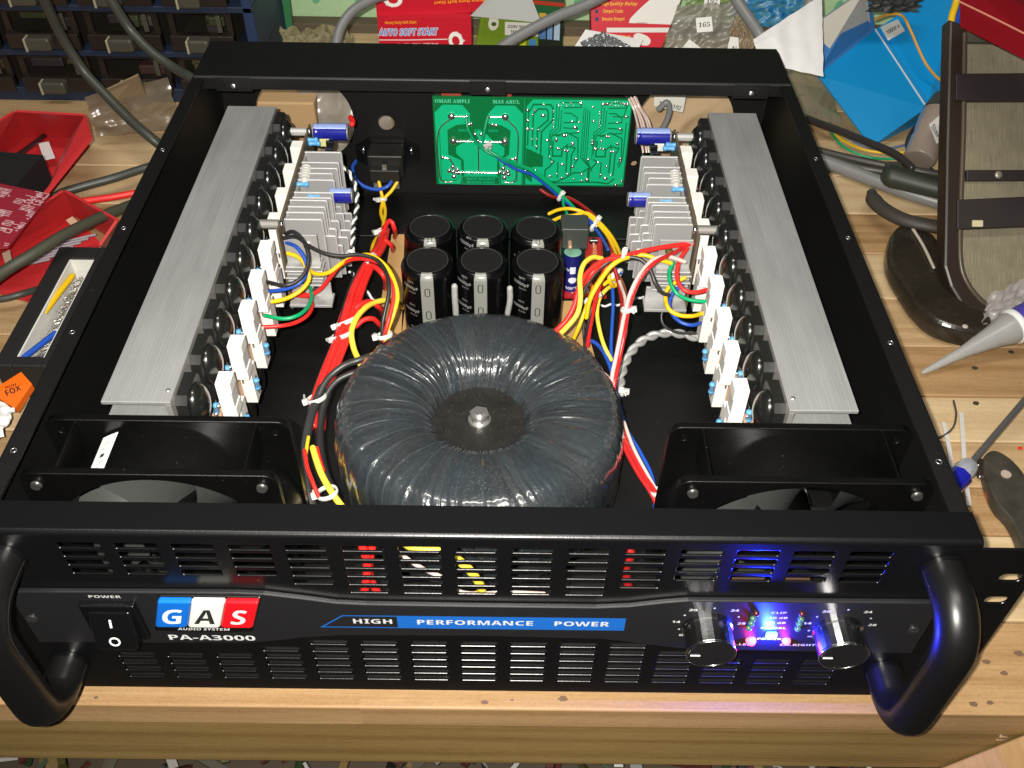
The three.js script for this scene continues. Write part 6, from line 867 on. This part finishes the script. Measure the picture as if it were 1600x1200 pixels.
// dark objects around the panel's foot
{
  const outl = [[0.3406, 0.006, -0.4096], [0.3296, 0.006, -0.4005], [0.3204, 0.006, -0.3805], [0.3161, 0.006, -0.3613], [0.3173, 0.006, -0.3359], [0.3215, 0.006, -0.3103], [0.329, 0.006, -0.2944], [0.3423, 0.006, -0.2862], [0.3578, 0.006, -0.2837], [0.3661, 0.006, -0.3009], [0.3547, 0.006, -0.3065], [0.347, 0.006, -0.3273], [0.3528, 0.006, -0.3646], [0.3537, 0.006, -0.3975]].map(p => [p[0], -p[2]]);
  const c = new THREE.CatmullRomCurve3(outl.map(p => new THREE.Vector3(p[0], p[1], 0)), true, 'centripetal').getPoints(80);
  const h = thing('curved_housing', 'glossy dark brown curved housing lying at the foot of the woven panel', 'housing');
  const mott = dtex(256, 256, (u, v) => { const n = fbm(u * 5, v * 5, 9), b = 0.16 + 0.04 * n + 0.02 * nz(u * 30, v * 30, 3); return [b * 1.08, b * 0.96, b * 0.78]; });
  add(h, 'shell', boxUV(new THREE.ExtrudeGeometry(new THREE.Shape(c.map(p => new THREE.Vector2(p.x, p.y))), { depth: 0.006, bevelEnabled: true, bevelSize: 0.0045, bevelThickness: 0.006, bevelSegments: 5 }).rotateX(-Math.PI / 2).translate(0, -0.0055, 0), 9, 9), std(0xffffff, 0.22, 0, { map: mott }));
  add(h, 'pale_edge', tubePts([[0.3407, 0.008, -0.405], [0.3427, 0.008, -0.38], [0.3425, 0.008, -0.3513]], 0.0013, 5, 6), std([0.5, 0.44, 0.36], 0.5));
  add(h, 'rivet', new THREE.SphereGeometry(0.0022, 10, 8).scale(1, 0.5, 1).translate(...[0.3453, 0.0065, -0.2843]), std([0.45, 0.4, 0.34], 0.4));
  const path = [[0.3234, 0.004, -0.4585], [0.3218, 0.006, -0.4421], [0.3273, 0.008, -0.4245], [0.3366, 0.01, -0.411], [0.352, 0.012, -0.4014], [0.3665, 0.012, -0.3983]].map(V), cc = new THREE.CatmullRomCurve3(path), tg = new THREE.TubeGeometry(cc, 50, 0.0072, 14), tp = tg.attributes.position;
  for (let i = 0; i <= 50; i++) { const o = cc.getPointAt(i / 50), k = 0.55 + 0.45 * Math.min(1, i / 7) * (1 - 0.25 * i / 50); for (let j = 0; j <= 14; j++) { const n = i * 15 + j; tp.setXYZ(n, o.x + (tp.getX(n) - o.x) * k, o.y + (tp.getY(n) - o.y) * k * 0.75, o.z + (tp.getZ(n) - o.z) * k); } }
  tg.computeVertexNormals(); one('curved_tool', 'dull dark curved handle pointing from the housing toward the amplifier', 'tool', merge([tg, new THREE.SphereGeometry(0.0042, 12, 8).translate(path[0].x, path[0].y, path[0].z)]), std([0.045, 0.038, 0.032], 0.55));
  cable('grey_cable', 'thick grey cable running from the amplifier right side under the woven panel', greyCable, 0.0062, [[0.2685, -0.005, -0.5375], [0.2978, -0.005, -0.523], [0.32, -0.005, -0.5066], [0.3461, -0.005, -0.4856], [0.3718, -0.005, -0.4673], [0.4001, -0.005, -0.4515]]);
  cable('black_cable', 'slim glossy black cable slanting from the amplifier rear right side', std([0.035, 0.03, 0.028], 0.28), 0.0036, [[0.2785, -0.004, -0.6207], [0.3002, -0.002, -0.592], [0.3207, 0.002, -0.5655], [0.3421, 0.006, -0.5366], [0.3587, 0.008, -0.5142], [0.368, 0.006, -0.4966]]);
  cable('black_cable', 'upper of the two dark cables above the thick grey one', std([0.05, 0.045, 0.04], 0.4), 0.0034, [[0.278, -0.006, -0.5539], [0.3036, -0.004, -0.5368], [0.3286, -0.002, -0.5211], [0.3535, 0, -0.5079], [0.3784, 0.002, -0.497], [0.4045, 0.002, -0.4895]]);
  cable('black_cable', 'lower of the two dark cables above the thick grey one', std([0.06, 0.055, 0.045], 0.4), 0.0030, [[0.282, -0.007, -0.5433], [0.3082, -0.006, -0.5292], [0.3303, -0.005, -0.5131], [0.3536, -0.004, -0.5037], [0.3749, -0.004, -0.4981]]);
  one('probe_grip', 'dark green black grip lying above the thick grey cable', 'grip', tubePts([[0.3483, 0.004, -0.4849], [0.3658, 0.004, -0.4753], [0.3993, 0.004, -0.4584]], 0.0100, 6, 16), std([0.028, 0.034, 0.024], 0.5));
  one('cable_joint', 'small dark cable clip where the black cables meet', 'clip', rb(0.014, 0.008, 0.010, 0.002, ...[0.3535, 0.004, -0.4995]), std([0.06, 0.055, 0.045], 0.5));
  for (const [k, m, l, pts] of [['green_wire', wireM.green, 'thin green wire looping from behind the blue carton to the brownish roll', [[0.3277, 0, -0.6199], [0.3221, -0.006, -0.6082], [0.32, -0.008, -0.578], [0.3269, -0.008, -0.5506], [0.3464, -0.009, -0.5372], [0.366, -0.008, -0.5339], [0.3811, -0.004, -0.5311]]], ['yellow_wire', wireM.yellow, 'thin yellow wire looping from behind the blue carton to the brownish roll', [[0.3288, 0, -0.6326], [0.3219, -0.006, -0.6181], [0.3195, -0.008, -0.597], [0.3252, -0.008, -0.5688], [0.3439, -0.009, -0.5505], [0.3657, -0.008, -0.5438], [0.3864, -0.004, -0.5411]]], ['blue_wire', std([0.10, 0.14, 0.24], 0.4), 'thin dull blue wire looping from behind the blue carton to the brownish roll', [[0.327, 0, -0.6415], [0.3221, -0.004, -0.6296], [0.3201, -0.006, -0.602], [0.3241, -0.006, -0.5817], [0.3425, -0.008, -0.5578], [0.3608, -0.007, -0.5488], [0.3863, -0.002, -0.5512]]]]) cable(k, l, m, 0.0012, pts);
  const rl = thing('tape_roll', 'brownish glossy roll with a white label left of the woven panel', 'roll');
  const a = V([0.3948, 0.03, -0.5392]), z = V([0.3792, 0.012, -0.5103]), mid = a.clone().add(z).multiplyScalar(0.5), qd = new THREE.Quaternion().setFromUnitVectors(new THREE.Vector3(0, 1, 0), a.clone().sub(z).normalize());
  const roll = add(rl, 'roll_body', new THREE.LatheGeometry([[0.0001, -0.026], [0.0125, -0.026], [0.0140, -0.0245], [0.0142, -0.005], [0.0136, -0.004], [0.0136, 0.003], [0.0142, 0.004], [0.0142, 0.024], [0.0120, 0.027], [0.0001, 0.027]].map(p => new THREE.Vector2(...p)), 32), std([0.30, 0.24, 0.20], 0.2, 0, { clearcoat: 1, clearcoatRoughness: 0.1 })); roll.position.copy(mid); roll.quaternion.copy(qd);
  const cap = add(rl, 'roll_cap', new THREE.CylinderGeometry(0.010, 0.014, 0.016, 24).translate(0, 0.034, 0), std([0.05, 0.055, 0.05], 0.4)); cap.position.copy(mid); cap.quaternion.copy(qd);
  add(rl, 'paper_label', slab([0.3742, 0.044, -0.5052], [0.3862, 0.046, -0.5172], [0.3831, 0.036, -0.4896], [0.378, 0.036, -0.4873], 0.0006), print(64, 128, (x, w, h) => { x.fillStyle = '#dcdad4'; x.fillRect(0, 0, w, h); x.save(); x.translate(32, 64); x.rotate(1.3); txt(x, '52/001', 0, 0, 30, '#444'); x.restore(); }));
  cable('black_wire', 'thin black wire arched around the left of the brownish roll', wireM.black, 0.0022, [[0.3861, 0.02, -0.5497], [0.377, 0.016, -0.5384], [0.3725, 0.01, -0.5286], [0.3751, 0.004, -0.519], [0.3838, 0, -0.5129], [0.3936, -0.004, -0.5068]]);
}
// small tools on the right of the bench
{
  const gt = thing('glue_tube', 'translucent glue tube with long tapered nozzle and purple blue band', 'glue tube'), tip = V([0.3079, -0.008, -0.2499]), base = V([0.3742, 0.012, -0.2773]), ax = base.clone().sub(tip), L = ax.length(), qd = new THREE.Quaternion().setFromUnitVectors(new THREE.Vector3(0, 1, 0), ax.normalize());
  const nozM = std([0.60, 0.60, 0.58], 0.3, 0, { transmission: 0.55, thickness: 0.002, ior: 1.45 });
  const put = (n, prof, m, l) => { const o = add(gt, n, new THREE.LatheGeometry(prof.map(p => new THREE.Vector2(...p)), 28), m, l); o.position.copy(tip); o.quaternion.copy(qd); };
  put('nozzle', [[0.0004, 0], [0.0018, 0.002], [0.0042, L * 0.45], [0.0085, L * 0.80], [0.0115, L * 0.95], [0.0118, L]], nozM); put('collar', [[0.0118, L], [0.0134, L + 0.0005], [0.0134, L + 0.004], [0.0122, L + 0.0045]], std([0.75, 0.75, 0.74], 0.35)); put('band', [[0.0122, L + 0.0045], [0.0124, L + 0.02]], std([0.07, 0.05, 0.34], 0.4)); put('tube_body', [[0.0122, L + 0.02], [0.0122, L + 0.10]], nozM);
  one('plastic_bag', 'small clear plastic sleeve behind the glue tube nozzle', 'plastic bag', crumple([0.3705, 0.012, -0.313], [0.4216, 0.02, -0.336], [0.4022, 0.006, -0.2721], [0.3505, 0, -0.2709], 0.008, 51), film([0.60, 0.56, 0.54], 0.55, 0.25));
  const sd = thing('screwdriver', 'screwdriver with clear blue handle wedged beside the amplifier right side', 'screwdriver'), a = V([0.3029, 0.006, -0.1509]), b = V([0.3777, 0.02, -0.2243]), dir = b.clone().sub(a).normalize(), q2 = new THREE.Quaternion().setFromUnitVectors(new THREE.Vector3(0, 1, 0), dir);
  const sput = (n, g, m) => { const o = add(sd, n, g, m); o.position.copy(a); o.quaternion.copy(q2); };
  sput('shaft', new THREE.CylinderGeometry(0.0022, 0.0022, 0.11, 14).translate(0, 0.055, 0), std([0.30, 0.29, 0.28], 0.35, 0.8));
  sput('handle_end', new THREE.LatheGeometry([[0, 0.005], [0.004, 0.005], [0.0062, 0.0015], [0.0068, -0.004], [0.0058, -0.008]].map(p => new THREE.Vector2(...p)), 9), std([0.50, 0.52, 0.60], 0.08, 0, { transmission: 0.5, thickness: 0.006, ior: 1.5 })); sput('handle', new THREE.CylinderGeometry(0.0072, 0.0062, 0.05, 8).translate(0, -0.033, 0), std([0.012, 0.015, 0.30], 0.15, 0, { clearcoat: 1 }));
  const strip = p => { const c = new THREE.CatmullRomCurve3(p.map(V)), s = new THREE.Shape([new THREE.Vector2(-0.0004, -0.0014), new THREE.Vector2(0.0004, -0.0014), new THREE.Vector2(0.0004, 0.0014), new THREE.Vector2(-0.0004, 0.0014)]); return new THREE.ExtrudeGeometry(s, { steps: 20, extrudePath: c, bevelEnabled: false }); };
  const clr = std([0.74, 0.73, 0.70], 0.4, 0, { transmission: 0.3, thickness: 0 });
  one('cable_tie', 'longer white cable tie on the bench crossing behind the screwdriver tip', 'cable tie', strip([[0.3252, -0.0105, -0.2137], [0.3169, -0.0105, -0.1843], [0.3099, -0.0105, -0.1595], [0.3037, -0.0105, -0.1334]]), clr);
  one('cable_tie', 'shorter pale cable tie on the bench close to the amplifier side', 'cable tie', strip([[0.31, -0.0105, -0.2045], [0.3075, -0.0105, -0.187], [0.3029, -0.0105, -0.1647]]), clr);
  one('wire_offcut', 'curled dark wire offcut on the bench by the amplifier side', 'wire offcut', tubePts([[0.3233, -0.01, -0.2248], [0.3201, -0.009, -0.2104], [0.3147, -0.01, -0.1994], [0.3071, -0.0105, -0.1928], [0.3024, -0.011, -0.1908]], 0.0007, 6, 6), std([0.10, 0.09, 0.08], 0.4, 0.5));
  one('hex_bolt', 'small shiny bolt lying next to the tip of the dark pliers', 'bolt', merge([new THREE.CylinderGeometry(0.0036, 0.0036, 0.003, 6).translate(...[0.3195, -0.008, -0.1672]), tubePts([[0.3201, -0.009, -0.1665], [0.3176, -0.009, -0.1557]], 0.0019, 3, 10)]), std([0.35, 0.32, 0.30], 0.2, 0.95));
  one('red_fleck', 'tiny red wire crumb on the bench near the right edge', 'wire crumb', rb(0.003, 0.0012, 0.002, 0.0005, ...[0.3542, -0.0108, -0.1824]), wireM.red);
  const kn = thing('pliers', 'dark mottled leaf shaped tool with orange wear at the right edge', 'tool'), ko = [[0.3232, -0.003, -0.1674], [0.33, -0.003, -0.1713], [0.3362, -0.003, -0.1665], [0.3409, -0.003, -0.1548], [0.341, -0.003, -0.1357], [0.3288, -0.003, -0.0855], [0.3148, -0.003, -0.0743], [0.3214, -0.003, -0.0991], [0.3215, -0.003, -0.1171], [0.3174, -0.003, -0.1288], [0.3175, -0.003, -0.145]].map(p => new THREE.Vector3(p[0], -p[2], 0));
  const kc = new THREE.CatmullRomCurve3(ko, true, 'centripetal').getPoints(70), km = dtex(256, 256, (u, v) => { const n = fbm(u * 6, v * 6, 2), o = Math.max(0, nz(u * 3, v * 3, 14) - 0.28) * 2.2, b = 0.24 + 0.09 * n; return [b + o * 0.9, b * 0.94 + o * 0.3, b * 0.82]; });
  add(kn, 'handle', boxUV(new THREE.ExtrudeGeometry(new THREE.Shape(kc.map(p => new THREE.Vector2(p.x, p.y))), { depth: 0.004, bevelEnabled: true, bevelSize: 0.001, bevelThickness: 0.003, bevelSegments: 4 }).rotateX(-Math.PI / 2).translate(0, -0.0085, 0), 14, 14), std(0xffffff, 0.45, 0, { map: km }));
  add(kn, 'rivet', cyl(0.0032, 0.0008, ...[0.3299, -0.001, -0.1514], 12), std([0.42, 0.34, 0.28], 0.6));
}
// seen through the rear fan openings
{
  one('kraft_box', 'brown cardboard box behind the left rear fan opening', 'cardboard box', boxUV(rb(0.062, 0.080, 0.03, 0.002, -0.180, 0.029, -0.496), 4, 4), std([0.42, 0.27, 0.13], 0.8));
  one('plastic_bag', 'crumpled clear bag of parts seen through the left rear opening', 'plastic bag', crumple([-0.165, 0.085, -0.50], [-0.09, 0.082, -0.50], [-0.085, -0.011, -0.475], [-0.16, -0.011, -0.475], 0.008, 61, 26, 3), film([0.40, 0.36, 0.32], 0.45, 0.25));
  one('plastic_bag', 'clear bag and brown paper heap between the cabinet and the amplifier', 'plastic bag', crumple([-0.3655, 0.04, -0.5406], [-0.294, 0.05, -0.5588], [-0.2937, 0, -0.5569], [-0.3666, 0, -0.5391], 0.006, 71, 30, 1.7), film([0.46, 0.38, 0.28], 0.68, 0.25));
  one('kraft_paper', 'folded kraft paper standing below the cabinet drawers', 'paper', slab([-0.371, 0.03, -0.552], [-0.3011, 0.075, -0.5121], [-0.3211, 0.02, -0.5672], [-0.3812, -0.01, -0.5766], 0.002), std([0.40, 0.31, 0.18], 0.7));
  one('kraft_paper', 'brown paper sheet seen through the right rear opening', 'paper', crumple([0.095, 0.088, -0.505], [0.205, 0.086, -0.505], [0.205, -0.011, -0.480], [0.095, -0.011, -0.480], 0.006, 81, 26, 3), std([0.36, 0.25, 0.14], 0.75));
  one('paper_label', 'white handwritten label on the brown paper behind the amplifier', 'label', slab([0.1278, 0.0865, -0.466], [0.1532, 0.088, -0.466], [0.1527, 0.0733, -0.466], [0.1287, 0.0786, -0.466], 0.0006), print(256, 128, (x, w, h) => { x.fillStyle = '#d8d6cc'; x.fillRect(0, 0, w, h); txt(x, '120 S/192', 140, 70, 44, '#444', { w: '', f: 'serif', rot: 0.25 }); }));
  cable('grey_cable', 'thin grey cable bend seen through the right rear opening', greyCable, 0.0024, [[0.1317, 0.0808, -0.458], [0.1372, 0.0865, -0.458], [0.1401, 0.0798, -0.458], [0.1384, 0.0684, -0.458], [0.1336, 0.0568, -0.458]]);
}
renderer.render(scene, camera);
